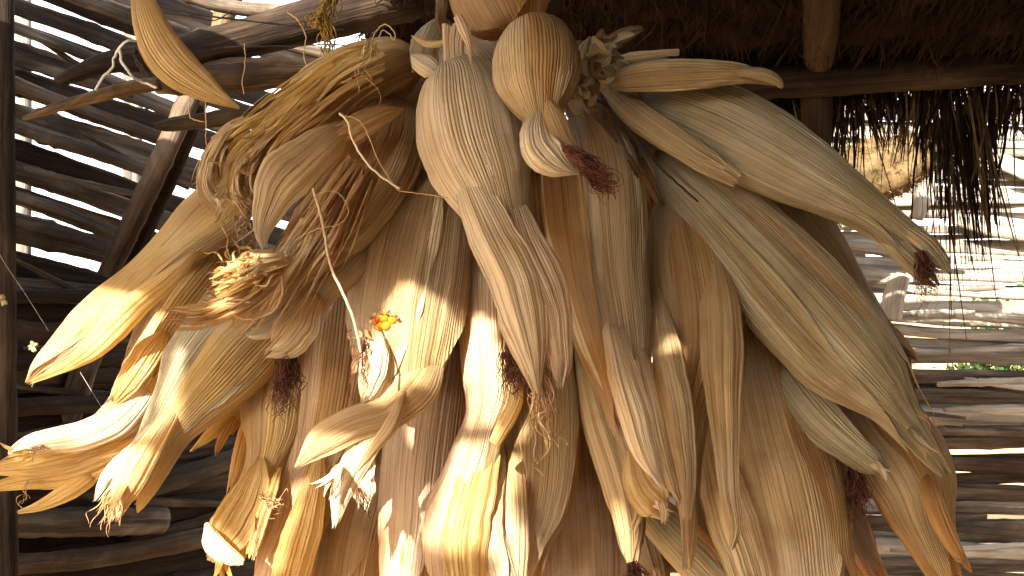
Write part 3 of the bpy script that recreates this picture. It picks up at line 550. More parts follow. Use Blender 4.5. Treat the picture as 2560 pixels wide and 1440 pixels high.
blade(e, [(700, 1170, 10), (672, 1240, 18), (645, 1320, 20), (625, 1400, 14)], .95, HM['yellow'], 60, cup=.5, jag=.1)
fray(e, (560, 1390), 95, 9, 100, 11, .95, HM['yellow'], 35, .35)
silk(e, (650, 1240), (710, 1280), .95, 14, 14, 18, M_SILKL, 1.0, 40)
silk(e, (640, 1290), (645, 1450), .95, 2, 8, 8, M_SILKD, 1.2, 41)
e = ear('small forked brown husk end between the greyish white ear and the cupped one', [(720, 850, 30), (670, 920, 50), (620, 985, 44), (580, 1040, 32), (560, 1075, 28)], 1.06, 'orange', 35, [(90, 60, .95, 0, 'yellow')], fold=.2, jag=0, flat=.6)
blade(e, [(590, 1030, 18), (550, 1065, 20), (515, 1095, 13), (475, 1132, 3)], 1.03, HM['yellow'], 61, cup=.6, jag=.2)
blade(e, [(585, 1040, 12), (560, 1085, 13), (545, 1120, 9), (538, 1145, 3)], 1.03, HM['orange'], 62, cup=.6, jag=.2)
blade(e, [(640, 1000, 12), (615, 1080, 20), (592, 1170, 18), (570, 1240, 6)], 1.07, HM['orange'], 63, cup=.5, jag=.15)
# --- top
e = ear('uppermost ear whose upper end runs out of the picture', [(1225, -190, 50), (1240, -90, 118), (1258, -20, 128), (1275, 30, 116), (1292, 66, 76), (1300, 88, 26)], .88, 'orange', 36, [(70, 80, .97, 0, 'orange')], jag=0)
e = ear('loose golden husk dangling at the top left over the slats', [(335, -90, 16), (352, -20, 26), (372, 50, 40), (402, 115, 50), (445, 170, 50), (500, 212, 38), (548, 243, 20), (600, 271, 4)], .84, 'yellow', 37, [(60, 70, .98, 20, 'yellow')], flat=.35, fold=.12, jag=.02, cat='corn husk')
e = ear('open hollow husk beside the knot at the top', [(1105, 68, 30), (1085, 100, 44), (1068, 135, 44), (1062, 165, 34), (1060, 185, 30)], .90, 'tan', 38, [(70, 70, .9, 0, 'olive')], flat=.8, fold=.2, jag=.1, cat='corn husk')
blade(e, [(1030, 140, 14), (1055, 158, 26), (1078, 172, 26), (1094, 186, 10)], .855, HM['pale'], 64, cup=.7, jag=.05)
blade(e, [(1030, 90, 5), (1070, 110, 9), (1120, 105, 8), (1170, 92, 4)], .85, HM['yellow'], 65, cup=.7, jag=.05)
e = ear('pointed brown husk sticking up right of the knot against the dark thatch', [(1500, 130, 16), (1530, 108, 22), (1570, 84, 18), (1608, 70, 6)], .96, 'brown', 39, flat=.4, fold=.2, jag=0, cat='corn husk')
# inner ears: the shaded core of the bunch
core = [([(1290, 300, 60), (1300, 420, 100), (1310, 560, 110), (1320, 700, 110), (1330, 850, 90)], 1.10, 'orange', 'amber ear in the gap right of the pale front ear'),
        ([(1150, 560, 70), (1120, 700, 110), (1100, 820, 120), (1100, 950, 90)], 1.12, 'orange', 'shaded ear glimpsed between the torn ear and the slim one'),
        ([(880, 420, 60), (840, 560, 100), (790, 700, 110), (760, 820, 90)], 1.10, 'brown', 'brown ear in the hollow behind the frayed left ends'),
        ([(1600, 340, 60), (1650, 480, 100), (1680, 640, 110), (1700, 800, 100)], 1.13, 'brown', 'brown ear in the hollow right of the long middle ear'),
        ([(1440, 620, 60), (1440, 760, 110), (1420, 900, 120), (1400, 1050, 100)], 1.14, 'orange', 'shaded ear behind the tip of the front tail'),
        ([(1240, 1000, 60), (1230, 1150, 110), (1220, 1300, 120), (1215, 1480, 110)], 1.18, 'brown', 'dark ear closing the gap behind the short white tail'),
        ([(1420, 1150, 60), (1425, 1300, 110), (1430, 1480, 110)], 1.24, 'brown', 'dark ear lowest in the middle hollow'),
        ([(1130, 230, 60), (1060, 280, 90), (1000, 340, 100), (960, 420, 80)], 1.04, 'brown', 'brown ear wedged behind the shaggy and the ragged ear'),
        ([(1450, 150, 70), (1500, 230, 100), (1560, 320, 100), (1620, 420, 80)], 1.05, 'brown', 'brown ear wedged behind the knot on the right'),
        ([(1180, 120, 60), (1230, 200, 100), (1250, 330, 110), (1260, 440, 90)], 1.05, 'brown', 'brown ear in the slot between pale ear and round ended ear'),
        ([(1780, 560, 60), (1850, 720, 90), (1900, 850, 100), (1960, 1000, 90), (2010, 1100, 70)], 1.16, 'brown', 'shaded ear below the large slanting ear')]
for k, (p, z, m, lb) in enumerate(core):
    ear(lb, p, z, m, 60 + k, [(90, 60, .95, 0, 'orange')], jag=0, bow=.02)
# knots, braid, stalks
kn = thing('husk_knot', 'braided husk knot tying the ears together right of the round ended ear', 'husk knot', P(1475, 150, .92))
rk = np.random.RandomState(9)
for k in range(30):
    x, y = 1470 + rk.uniform(-26, 26), rk.uniform(90, 230); a = rk.uniform(.3, 2.9); L = rk.uniform(30, 60); b = rk.uniform(-1.2, 1.2)
    blade(kn, [(x, y, 6), (x + L * .4 * math.cos(a), y + L * .4 * math.sin(a), rk.uniform(7, 15)), (x + L * .8 * math.cos(a + b * .5), y + L * .8 * math.sin(a + b * .5), rk.uniform(6, 12)), (x + L * math.cos(a + b), y + L * math.sin(a + b), 4)], .91 - .0012 * k, HM[['olive', 'tan', 'brown'][k % 3]], 700 + k, cup=1.1, roll=rk.uniform(-.6, .6), jag=.05, n=16, m=10, name='husk_strand', bow=.02)
for k in range(12):
    a = rk.uniform(-1.3, .6); L = rk.uniform(50, 110); x, y = 1490 + rk.uniform(-20, 25), 110 + rk.uniform(-10, 60)
    blade(kn, [(x, y, 7), (x + L * .5 * math.cos(a), y + L * .5 * math.sin(a), 12), (x + L * math.cos(a), y + L * math.sin(a) + 14, 4)], .93, HM[rk.choice(['olive', 'brown', 'tan'])], 720 + k, cup=.8, roll=rk.uniform(-.8, .8), jag=.2, n=14, m=8, name='husk_strand')
blade(kn, [(1495, 235, 26), (1510, 310, 30), (1545, 380, 26), (1600, 450, 14)], .93, HM['brown'], 740, cup=.8, jag=.1, name='husk_strand')
for k in range(9):
    x = 1500 + 18 * k
    blade(kn, [(1490 + 4 * k, 235, 10), (1520 + 16 * k, 330 + 4 * k, 15), (1560 + 22 * k, 420 + 8 * k, 12), (1600 + 26 * k, 500 + 12 * k, 4)], 1.0, HM[['brown', 'tan', 'orange'][k % 3]], 750 + k, cup=.6, jag=.1, n=20, m=8, name='husk_strand')
st = thing('husk_stub', 'pair of cut pale husk stubs pointing right above the curled husk', 'husk stub', P(1560, 150, .93))
blade(st, [(1540, 150, 16), (1600, 140, 12), (1660, 133, 9), (1698, 130, 9)], .92, HM['pale'], 760, cup=.9, jag=.02, name='husk_strand')
blade(st, [(1540, 165, 18), (1600, 152, 14), (1650, 150, 10), (1680, 156, 8)], .94, HM['olive'], 761, cup=.9, jag=.02, name='husk_strand')
def pole(name, label, pts, z, mat, parent=None, cat='pole', seed=0, n=40, m=14, hollow=False, knots=6, rough=.06, depth=1.0, dz=0, zfun=None, ref=None):
    rng = np.random.RandomState(seed + 77)
    s, L = interp(pts, n); t = np.linspace(0, 1, n)
    zz = np.array([zfun(x) for x in s[:, 0]]) if zfun else z + dz * t
    C = np.stack([P(a, b, c) for a, b, c in zip(s[:, 0], s[:, 1], zz)]); w = s[:, 2] / F * zz * K
    T, S, Nn = frames(C, (1.0, -.15, 0) if zfun else (0, -1.0, 0))
    th = np.linspace(-math.pi / 2, 1.5 * math.pi, m, endpoint=False)
    TT, TH = np.meshgrid(t, th, indexing='ij')
    kn = np.zeros(n)
    for q in range(knots):
        c = rng.uniform(0, 1); kn += np.exp(-((t - c) / .008) ** 2) * rng.uniform(.05, .14)
    R = 1 + rough * wob(rng, TT * 14, np.cos(TH) * 1.2, 2, 2, 5) + kn[:, None] + .03 * np.sin(9 * TH + TT * 5)
    c = np.cos(TH) * w[:, None] * R; d = np.sin(TH) * w[:, None] * R * depth
    V = (C[:, None] + c[..., None] * S[:, None] + d[..., None] * Nn[:, None]).reshape(-1, 3)
    uv = np.stack([TH * s[:, 2].max() / 8, TT * L / 8], -1).reshape(-1, 2) + rng.uniform(0, 50, 2)
    V = np.vstack([V, C[0] + T[0] * -0.002, C[-1] + T[-1] * .002]); uv = np.vstack([uv, uv[0], uv[-1]])
    F4 = grid_faces(n, m, True); a = n * m
    caps = [[a, (j + 1) % m, j, j] for j in range(m)] + [[a + 1, (n - 1) * m + j, (n - 1) * m + (j + 1) % m, (n - 1) * m + (j + 1) % m] for j in range(m)]
    # triangles written as separate mesh faces: fan with 4-gons built from two sectors
    caps = [[a, (j + 2) % m, (j + 1) % m, j] for j in range(0, m, 2)] + [[a + 1, (n - 1) * m + j, (n - 1) * m + (j + 1) % m, (n - 1) * m + (j + 2) % m] for j in range(0, m, 2)]
    o = mesh_obj(name, V, np.vstack([F4, np.array(caps)]), mat, parent, uv)
    if label: tag(o, label, cat)
    return o
pole('hanging_branch', 'lumpy bark covered stick the bunch hangs from at the top', [(1098, -200, 20), (1100, -80, 18), (1106, 0, 17), (1103, 45, 15), (1108, 90, 10)], .90, M_BARK, cat='stick', seed=3, rough=.12, knots=5)
# loose strings of husk fibre
def cord(name, label, cat, pts, z, r, mat, jit=.6, seed=0, n=60):
    o = strands(None, [pline(pts, z, n, jit, seed)], px(r, z), mat, name, 6, .8); return tag(o, label, cat)
cord('husk_fibre', 'long pale fibre looping down from the ragged ear', 'fibre', [(848, 282), (868, 300), (885, 350), (915, 400), (955, 440), (1000, 472)], .775, 3.2, HM['pale'], seed=1)
cord('husk_fibre', 'thinner fibre beside the long pale one, ending at the same point', 'fibre', [(850, 285), (900, 300), (925, 340), (950, 400), (972, 440), (1000, 472), (1060, 480), (1120, 495)], .776, 1.6, HM['tan'], seed=2)
cord('husk_fibre', 'twisted strip hanging from the ragged ear down to the kernels', 'fibre', [(782, 470), (800, 530), (815, 590), (822, 650), (850, 720), (880, 790), (902, 880)], .80, 4.2, HM['tan'], seed=3)
cord('husk_fibre', 'curled fibre ring in front of the ragged ear', 'fibre', [(735, 600), (790, 570), (845, 560), (868, 520), (840, 480), (790, 490), (760, 560)], .79, 1.3, HM['tan'], seed=4)
cord('husk_fibre', 'sunlit strip hooking left under the frayed end', 'fibre', [(705, 690), (710, 730), (690, 770), (655, 795), (620, 800), (585, 790)], .80, 4.5, HM['yellow'], seed=5)
cord('husk_fibre', 'dark stem crossing behind the ears on the right', 'stem', [(1430, 245), (1500, 260), (1570, 330), (1650, 420), (1745, 505)], .90, 3.2, M_WIREK, seed=6)
cord('husk_fibre', 'looped fibre standing on top of the shaggy ear', 'fibre', [(925, 108), (940, 80), (965, 62), (985, 80), (982, 100), (960, 72), (945, 95)], .86, 1.6, M_STRAND, seed=7)
# ------------------------------------------------------------------ the shed
M_RAFT = wood_mat('brown_pole', (0.03, 0.016, 0.009), (0.055, 0.032, 0.017), (0.09, 0.055, 0.03))
def sm(name, o): return tag(o, kind='structure')
def zL(x):          # depth of the left slat wall where it stands in line with picture column x
    return .975 / (.15 + (1280 - x) / F)
ZR = 2.62
ground = mesh_obj('ground', [(-400, -400, 0), (400, -400, 0), (400, 400, 0), (-400, 400, 0)], [[0, 1, 2, 3]], M_GROUND, smooth=False); tag(ground, kind='structure')
# left slat wall
lw = thing('slat_wall', 'dark wall of rough bamboo slats with daylight in its gaps, filling the left', 'slat wall', P(200, 1200, 1.5))
B = [(-170, .36, 16), (-90, .36, 14), (-30, .37, 14), (30, .37, 12), (76, .38, 26), (152, .33, 2), (236, .30, 26), (326, .33, 26), (392, .33, -4), (448, .33, 13), (510, .295, 19), (604, .27, 30), (690, .10, -6), (752, .0, -14), (812, -.01, -10), (884, -.012, -16), (932, -.02, -8), (978, -.02, -16), (1036, .0, -5), (1090, -.03, -18), (1150, -.10, -18), (1222, -.16, -18), (1290, -.10, -18), (1340, -.10, -18), (1390, -.13, -3), (1450, -.16, -18), (1520, -.18, -12), (1600, -.2, 0)]
rb = np.random.RandomState(21)
for i in range(len(B) - 1):
    (ya, sa, ga), (yb, sb, gb) = B[i], B[i + 1]
    pts = []
    for x in np.linspace(-330, 800, 7):
        a = ya + sa * x + ga * .5 * rb.uniform(.3, 1.3); b = yb + sb * x - gb * .5 * rb.uniform(.3, 1.3)
        if b - a < 12: a, b = (a + b) / 2 - 6, (a + b) / 2 + 6
        pts.append((x, (a + b) / 2 + rb.uniform(-3, 3), (b - a) / 2))
    zo = (i % 2) * .025
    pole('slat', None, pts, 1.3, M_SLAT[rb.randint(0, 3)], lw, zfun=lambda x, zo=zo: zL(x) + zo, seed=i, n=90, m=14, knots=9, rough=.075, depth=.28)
# extra poles on the inner face of the left wall
for k, (p, mi) in enumerate([([(-60, 32, 15), (100, 92, 15), (268, 158, 15)], 2), ([(-60, 170, 20), (140, 252, 20), (420, 352, 18)], 0), ([(-60, 288, 17), (200, 368, 18), (380, 432, 16)], 2), ([(-40, 468, 18), (120, 520, 20), (290, 588, 18)], 2), ([(-60, 745, 16), (200, 740, 18), (420, 748, 16)], 1),
                            ([(330, 1228, 26), (430, 1200, 28), (520, 1170, 27), (640, 1120, 24)], 2), ([(-80, 1310, 34), (120, 1308, 36), (300, 1302, 36), (408, 1300, 34)], 2), ([(-60, 1420, 26), (300, 1385, 26), (700, 1300, 24)], 0), ([(100, -40, 18), (300, 30, 22), (474, 90, 20)], 2), ([(-60, 905, 16), (150, 902, 17), (420, 893, 16)], 1), ([(-60, 1022, 22), (250, 1010, 24), (620, 1000, 22)], 1)]):
    pole('pole', None, p, 1.3, M_SLAT[mi], lw, zfun=lambda x: zL(x) - .05, seed=200 + k, n=40, m=14, knots=4, rough=.07, depth=.6)
pole('wall_post', 'dark upright post at the left edge crossing the slats', [(8, -120, 24), (10, 300, 25), (14, 700, 24), (18, 1560, 24)], zL(0) - .10, M_BEAM, cat='post', seed=31, n=60)
pole('brace', 'leaning brown pole propped against the left slats', [(478, 235, 26), (440, 320, 27), (385, 440, 27), (320, 580, 26), (268, 690, 25)], 1.42, M_SLAT[0], cat='pole', seed=32, depth=1, n=60)
pole('brace', 'second leaning pole close behind the first, darker', [(500, 250, 22), (470, 330, 24), (410, 470, 23), (345, 610, 22), (300, 700, 22)], 1.47, M_BEAM, cat='pole', seed=33, n=60)
pole('brace', 'lower leaning pole showing between the bottom left slats', [(235, 860, 30), (180, 1010, 32), (120, 1180, 33), (75, 1330, 33), (40, 1500, 33)], zL(150) + .02, M_SLAT[2], cat='pole', seed=34, n=60)
pole('rafter', 'thick dark rafter rising to the right at the top left', [(142, 205, 14), (260, 160, 26), (400, 140, 38), (560, 108, 46), (720, 66, 52), (900, 20, 58), (1120, -40, 60)], 1.12, M_BEAM, cat='rafter', seed=35, n=70, dz=.25, rough=.04)
pole('split_pole', 'split bamboo pole with ragged pale edge under the rafter', [(60, 296, 6), (130, 272, 12), (220, 246, 15), (330, 218, 18), (400, 210, 16)], 1.08, M_BARK, cat='pole', seed=36, n=50)
pole('peeling_log', 'peeling log with yellow bark patches left of the shaggy ear', [(390, 215, 22), (470, 202, 36), (560, 190, 42), (680, 183, 40), (800, 180, 34), (1000, 170, 30)], 1.22, M_BARK, cat='log', seed=37, n=60, rough=.10, knots=8)
pole('short_pole', 'short dark pole end below the peeling log', [(392, 316, 10), (430, 312, 17), (520, 300, 20), (620, 285, 20), (760, 270, 18)], 1.25, M_BEAM, cat='pole', seed=38, n=40)
pole('upright_pole', 'pale brown pole seen at the top between slats and rafter', [(600, -120, 28), (582, -20, 28), (560, 40, 26), (545, 110, 24)], 1.75, M_BARK, cat='pole', seed=39, n=40)
pole('cross_pole', 'thin grey pole slanting across the top left opening', [(380, -60, 16), (480, -8, 18), (580, 18, 18), (700, 30, 18), (820, 52, 14)], 1.55, M_SLAT[2], cat='pole', seed=40, n=40)
pole('cross_pole', 'second thin pole behind the cord near the rafter', [(620, 100, 14), (700, 108, 15), (780, 128, 15), (900, 150, 15), (1010, 150, 15)], 1.7, M_SLAT[0], cat='pole', seed=41, n=40)
# cords and wires
cord('white_cord', 'whitish cord tied round the rafter end at the left', 'cord', [(238, 226, -.1), (262, 188, -.1), (284, 165, -.1), (286, 140, -.1), (318, 104, -.12), (372, 112, -.1), (410, 130, -.1)], 1.12, 3.2, M_WIRE, seed=11)
cord('white_cord', 'loose white cord end curving below the rafter', 'cord', [(300, 125, -.12), (304, 150, -.12), (330, 190, -.12), (352, 206, -.1), (392, 220, -.1)], 1.12, 3.4, M_WIRE, seed=12)
for k, p in enumerate([[(330, 5), (400, 16), (500, 35), (600, 46), (860, 75)], [(380, 30), (470, 42), (560, 52), (700, 62)], [(560, 118), (700, 114), (860, 112), (960, 118)], [(340, 10), (520, 50), (580, 30)]]):
    cord('dark_wire', ['upper dark wire crossing the bright gap at top left', 'lower dark wire crossing the bright gap at top left', 'dark wire running level behind the thatch left of the bunch', 'short bent dark wire in the bright gap'][k], 'wire', p, 1.05, 1.8, M_WIREK, seed=13 + k)
for k, p in enumerate([[(333, 130), (352, 165), (372, 190)], [(345, 118), (366, 150), (392, 178)], [(338, 122), (340, 150), (358, 182)]]):
    cord('rope_turn', ['left turn of the dark lashing on the rafter', 'right turn of the dark lashing on the rafter', 'middle turn of the dark lashing on the rafter'][k], 'lashing', p, 1.0, 5, M_WIREK, seed=23 + k)
for k, (p, lb) in enumerate([([(718, 30), (745, 55), (763, 90), (760, 140), (772, 178)], 'pale hanging fibre beside the yellow raffia'), ([(612, 110), (614, 160), (606, 200), (610, 235)], 'short fibre hanging from the peeling log'), ([(512, 238), (516, 300), (518, 372)], 'straight thread under the dangling golden husk'), ([(476, 236), (478, 290), (510, 305)], 'curled thread right of the brace top')]):
    cord('hanging_fibre', lb, 'fibre', p, .98, 1.5, M_STRAND, seed=40 + k)
cord('spider_thread', 'fine spider thread slanting across the left wall', 'thread', [(-20, 600), (14, 662), (60, 730), (122, 828)], 1.05, .35, M_WEB, 0, 50)
cord('spider_thread', 'fine spider thread low on the left wall', 'thread', [(200, 930), (262, 1030), (300, 1080)], 1.05, .35, M_WEB, 0, 51)
yr = thing('raffia_bundle', 'yellow raffia tuft hanging at the top left of the bunch', 'raffia', P(828, 20, 1.0))
silk(yr, (850, -60), (805, 60), 1.0, 60, 12, 8, M_YELLOW, 2.4, 60, 'raffia_strand')
silk(yr, (812, 40), (825, 150), 1.0, 26, 10, 12, M_YELLOW, 2.0, 61, 'raffia_strand')
silk(yr, (800, 30), (790, 70), 1.0, 50, 18, 8, M_YELLOW, 2.0, 62, 'raffia_strand')
# dried insect husks / fluff caught on threads
for k, (x, y, lb) in enumerate([(10, 750, 'pale fluff tuft caught at the left edge'), (84, 866, 'small dried scrap hanging beside the long left husk tip')]):
    o = thing('dry_scrap', lb, 'scrap', P(x, y, 1.0))
    for q in range(7):
        a = rb.uniform(0, 6.3); blade(o, [(x, y, 3), (x + 8 * math.cos(a), y + 9 * math.sin(a), 5), (x + 15 * math.cos(a), y + 17 * math.sin(a), 1.5)], 1.0, HM['olive'], 800 + 10 * k + q, cup=.9, roll=rb.uniform(-1, 1), n=8, m=5, jag=.3, name='scrap_flake')

# ---- thatch roof; holes cut in its unseen front part shape the sun patches
SX, SY, SZ = SUN
def roof_h(y): return .415 + (1.72 - y) * .15
LIT = [  # patches of sun: depth of the surface they fall on, outline
 (.925, [(-90, 560), (255, 690), (345, 735), (300, 830), (240, 900), (110, 1000), (0, 1010), (-90, 1010)]),
 (.80, [(530, 665), (600, 640), (690, 650), (712, 690), (640, 740), (560, 775), (505, 750)]),
 (.885, [(930, 830), (975, 735), (1010, 725), (1070, 735), (1130, 770), (1118, 840), (1090, 900), (1060, 950), (1035, 960), (1020, 1010), (955, 1040), (905, 1010), (890, 930)]),
 (.92, [(1140, 830), (1175, 775), (1215, 795), (1250, 880), (1275, 1000), (1240, 1045), (1150, 1060)]),
 (.965, [(300, 960), (330, 800), (375, 800), (385, 900), (345, 1010), (290, 1030)]),
 (.905, [(395, 890), (425, 850), (440, 930), (430, 1010), (380, 1060), (330, 1060)]),
 (.95, [(400, 880), (425, 960), (400, 1050), (300, 1110), (150, 1120), (30, 1150), (0, 1110), (180, 1030), (290, 960)]),
 (.905, [(210, 1170), (330, 1120), (400, 1140), (350, 1230), (330, 1330), (190, 1330)]),
 (.87, [(760, 1100), (830, 1075), (900, 1100), (945, 1110), (935, 1180), (920, 1260), (860, 1340), (790, 1260), (740, 1190)]),
 (.932, [(1125, 1100), (1275, 1090), (1240, 1200), (1180, 1290), (1170, 1380), (1100, 1370), (1050, 1360), (1060, 1300), (1110, 1190)]),
 (.985, [(935, 1250), (990, 1250), (1020, 1380), (1020, 1500), (920, 1500)]),
 (.985, [(1022, 1200), (1065, 1195), (1055, 1260), (1035, 1285)]),
 (.945, [(495, 1300), (540, 1340), (610, 1370), (610, 1430), (490, 1430)]),
 (.97, [(690, 1210), (770, 1220), (775, 1300), (745, 1400), (700, 1500), (600, 1500), (660, 1380)]),
 (.93, [(1200, 1150), (1240, 1130), (1262, 1280), (1240, 1370), (1180, 1360)]),
 (.955, [(1270, 1290), (1310, 1310), (1320, 1500), (1270, 1500)]),
 (.96, [(1272, 1165), (1288, 1180), (1292, 1230), (1272, 1230)]),
 (.985, [(1530, 1260), (1575, 1290), (1605, 1420), (1560, 1430)]),
 (.90, [(1650, 825), (1690, 815), (1685, 850), (1655, 855)]),
]
def inside(poly, x, y):
    c = np.zeros(x.shape, bool); n = len(poly); j = n - 1
    for i in range(n):
        xi, yi = poly[i]; xj, yj = poly[j]
        c ^= ((yi > y) != (yj > y)) & (x < (xj - xi) * (y - yi) / (yj - yi + 1e-9) + xi); j = i
    return c
cs = .0095
gx, gy = np.meshgrid(np.arange(-3.2, 3.4, cs), np.arange(-1.5, 1.72, cs), indexing='ij')
rr_ = np.random.RandomState(3)
def to_corn(X, Y, zc=.90):   # where the sun ray through roof point lands in the plane of the ears
    H = roof_h(Y); t = (zc - Y) / (-SY)
    X2 = X - SX * t; H2 = H - SZ * t
    return 1280 + F * X2 / zc, 720 - F * H2 / zc
ok = np.ones(gx.shape, bool)
for zc, p in LIT:
    pxx, pyy = to_corn(gx + cs / 2, gy + cs / 2, zc)
    ok &= ~inside(p, pxx, pyy)
ok |= gy > .85
eave = -1.25 + .03 * np.sin(gx * 9) + .03 * np.sin(gx * 23 + 1)
ok &= gy > eave
ok &= ~((gy > .9) & (1280 + F * gx / gy < 900))     # the thatch stops over the slats on the left
I = np.argwhere(ok)
def corner(ix, iy):
    X = -3.2 + ix * cs; Y = -1.5 + iy * cs
    return X, Y
ii, jj = I[:, 0], I[:, 1]
nx, ny = gx.shape
vid = np.full((nx + 1, ny + 1), -1)
use = np.zeros((nx + 1, ny + 1), bool)
for a, b in ((0, 0), (1, 0), (1, 1), (0, 1)): use[ii + a, jj + b] = True
vid[use] = np.arange(use.sum())
UI = np.argwhere(use); VX, VY = corner(UI[:, 0], UI[:, 1])
VH = roof_h(VY) + .006 * np.sin(VX * 31 + VY * 7) + .006 * np.sin(VY * 43 + VX * 5)
V = np.stack([VX * K, VY * K, CH + VH * K], 1)
roof = thing('thatch_roof', 'dark thatched roof overhead, straw fringe along its far eave, unseen holes added to shape the sun patches', 'thatched roof', (0, .8, CH + .45))
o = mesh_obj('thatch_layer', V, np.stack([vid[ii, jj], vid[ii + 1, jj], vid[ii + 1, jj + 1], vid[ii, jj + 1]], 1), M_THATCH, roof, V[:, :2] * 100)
def ribbons(name, A, Bv, wid, mat, parent, mid=None, seed=0):
    """many flat straws from A to B (n,3), each two quads with a bend"""
    n = len(A); rng = np.random.RandomState(seed)
    M = (A + Bv) / 2 + (mid if mid is not None else rng.normal(0, .004, (n, 3)))
    r = rng.normal(0, 1, (n, 3)); d = Bv - A; s = np.cross(d, r); s /= np.linalg.norm(s, axis=1, keepdims=True) + 1e-9
    s = s * (wid * rng.uniform(.5, 1.4, (n, 1)))
    V = np.stack([A - s, A + s, M - s, M + s, Bv - s * .3, Bv + s * .3], 1).reshape(-1, 3)
    b = np.arange(n)[:, None] * 6
    Fc = np.vstack([b + np.array([[0, 1, 3, 2]]), b + np.array([[2, 3, 5, 4]])])
    return tag(mesh_obj(name, V, Fc, mat, parent, smooth=False), kind='stuff')
# straws hanging from the underside, in view
rt = np.random.RandomState(12)
n = 9000
X = rt.uniform(-.55, 1.5, n); Y = rt.uniform(1.0, 1.72, n); X = np.maximum(X, -.17 * Y + rt.uniform(0, .1, n))
A = np.stack([X * K, Y * K, CH + roof_h(Y) * K + .004], 1)
Bv = A + np.stack([rt.normal(0, .02, n), rt.uniform(.01, .10, n), -rt.uniform(.005, .05, n)], 1)
ribbons('hanging_straw', A, Bv, .0012, M_THATCH2, roof, seed=1)
n = 3900      # fringe of the far eave, longer in clumps
X = rt.uniform(.0, 1.75, n)
ln = .085 + .02 * np.sin(X * 14 + .5) + .03 * np.sin(X * 41 + 1) + .14 * np.exp(-((X - .875) / .05) ** 2) + .07 * np.exp(-((X - .66) / .02) ** 2) - .05 * np.clip((X - .98) / .1, 0, 1)
ln = ln * (1 + .45 * np.sin(X * 67) * np.sin(X * 29 + 2))
ln = np.clip(ln, .03, 1) * rt.uniform(.35, 1.15, n) + (rt.rand(n) < .03) * rt.uniform(.02, .16, n)
A = np.stack([X * K, (1.70 + rt.uniform(-.05, .06, n)) * K, CH + .40 * K + rt.uniform(-.02, .02, n)], 1)
Bv = A + np.stack([rt.normal(0, .03, n) * ln / .1 * .22, rt.normal(0, .01, n), -ln], 1)
Bv[:, 0] += .02 * np.sin(X * 37) * ln / .12
hf_ = len(A) * 3 // 5
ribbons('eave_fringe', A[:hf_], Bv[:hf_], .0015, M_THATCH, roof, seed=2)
ribbons('eave_fringe', A[hf_:], Bv[hf_:], .0013, M_HAYD, roof, seed=4)
n = 700      # ragged straw round the openings: adds fine edges to the sun patches
edge = ok & ~(np.roll(ok, 1, 0) & np.roll(ok, -1, 0) & np.roll(ok, 1, 1) & np.roll(ok, -1, 1)) & (gy < .8)
E = np.argwhere(edge)
if len(E):
    e_ = E[rt.randint(0, len(E), n)]
    X = -3.2 + (e_[:, 0] + rt.rand(n)) * cs; Y = -1.5 + (e_[:, 1] + rt.rand(n)) * cs
    A = np.stack([X * K, Y * K, CH + roof_h(Y) * K + .005], 1)
    Bv = A + np.stack([rt.normal(0, .010, n), rt.normal(0, .012, n), rt.normal(0, .004, n)], 1)
    ribbons('edge_straw', A, Bv, .0011, M_THATCH2, roof, seed=3)
pole('purlin', 'dark horizontal beam across the top right under the thatch', [(1480, 232, 40), (1800, 214, 41), (2100, 196, 42), (2400, 176, 42), (2800, 150, 42)], 1.60, M_BEAM, cat='beam', seed=51, n=90, rough=.08)
pole('purlin', 'upper thinner beam above the horizontal one at the top right', [(1500, 130, 22), (1900, 118, 24), (2250, 98, 25), (2800, 70, 26)], 1.66, M_BEAM, cat='beam', seed=52, n=90, rough=.08)
pole('rafter', 'brown rafter coming towards us through the thatch at the top right', [(2054, -80, 50), (2054, 0, 46), (2052, 80, 42), (2048, 150, 38), (2044, 222, 34)], 1.2, M_RAFT, cat='rafter', seed=53, n=40, dz=.5, rough=.03)
pole('eave_post', 'dark post below the horizontal beam, right of the bunch', [(2042, 226, 38), (2040, 300, 37), (2036, 420, 36), (2030, 700, 36), (2025, 1500, 36)], 1.64, M_RAFT, cat='post', seed=54, n=50)
for k, (p, lb) in enumerate([([(2085, 230), (2100, 320), (2112, 400), (2100, 412)], 'left dark twig below the eave'), ([(2340, 380), (2350, 460), (2352, 548)], 'longest dark twig hanging beside the pale stake'), ([(2440, 200), (2462, 330), (2480, 450), (2490, 560)], 'thin dark twig hanging at the far right'), ([(2030, 190), (2050, 240), (2090, 280), (2120, 330)], 'dark twig crossing the post'), ([(2500, 250), (2530, 290), (2562, 340)], 'bent dark twig at the right edge')]):
    cord('twig', lb, 'twig', p, 1.66, 3, M_WIREK, 1.0, 60 + k)
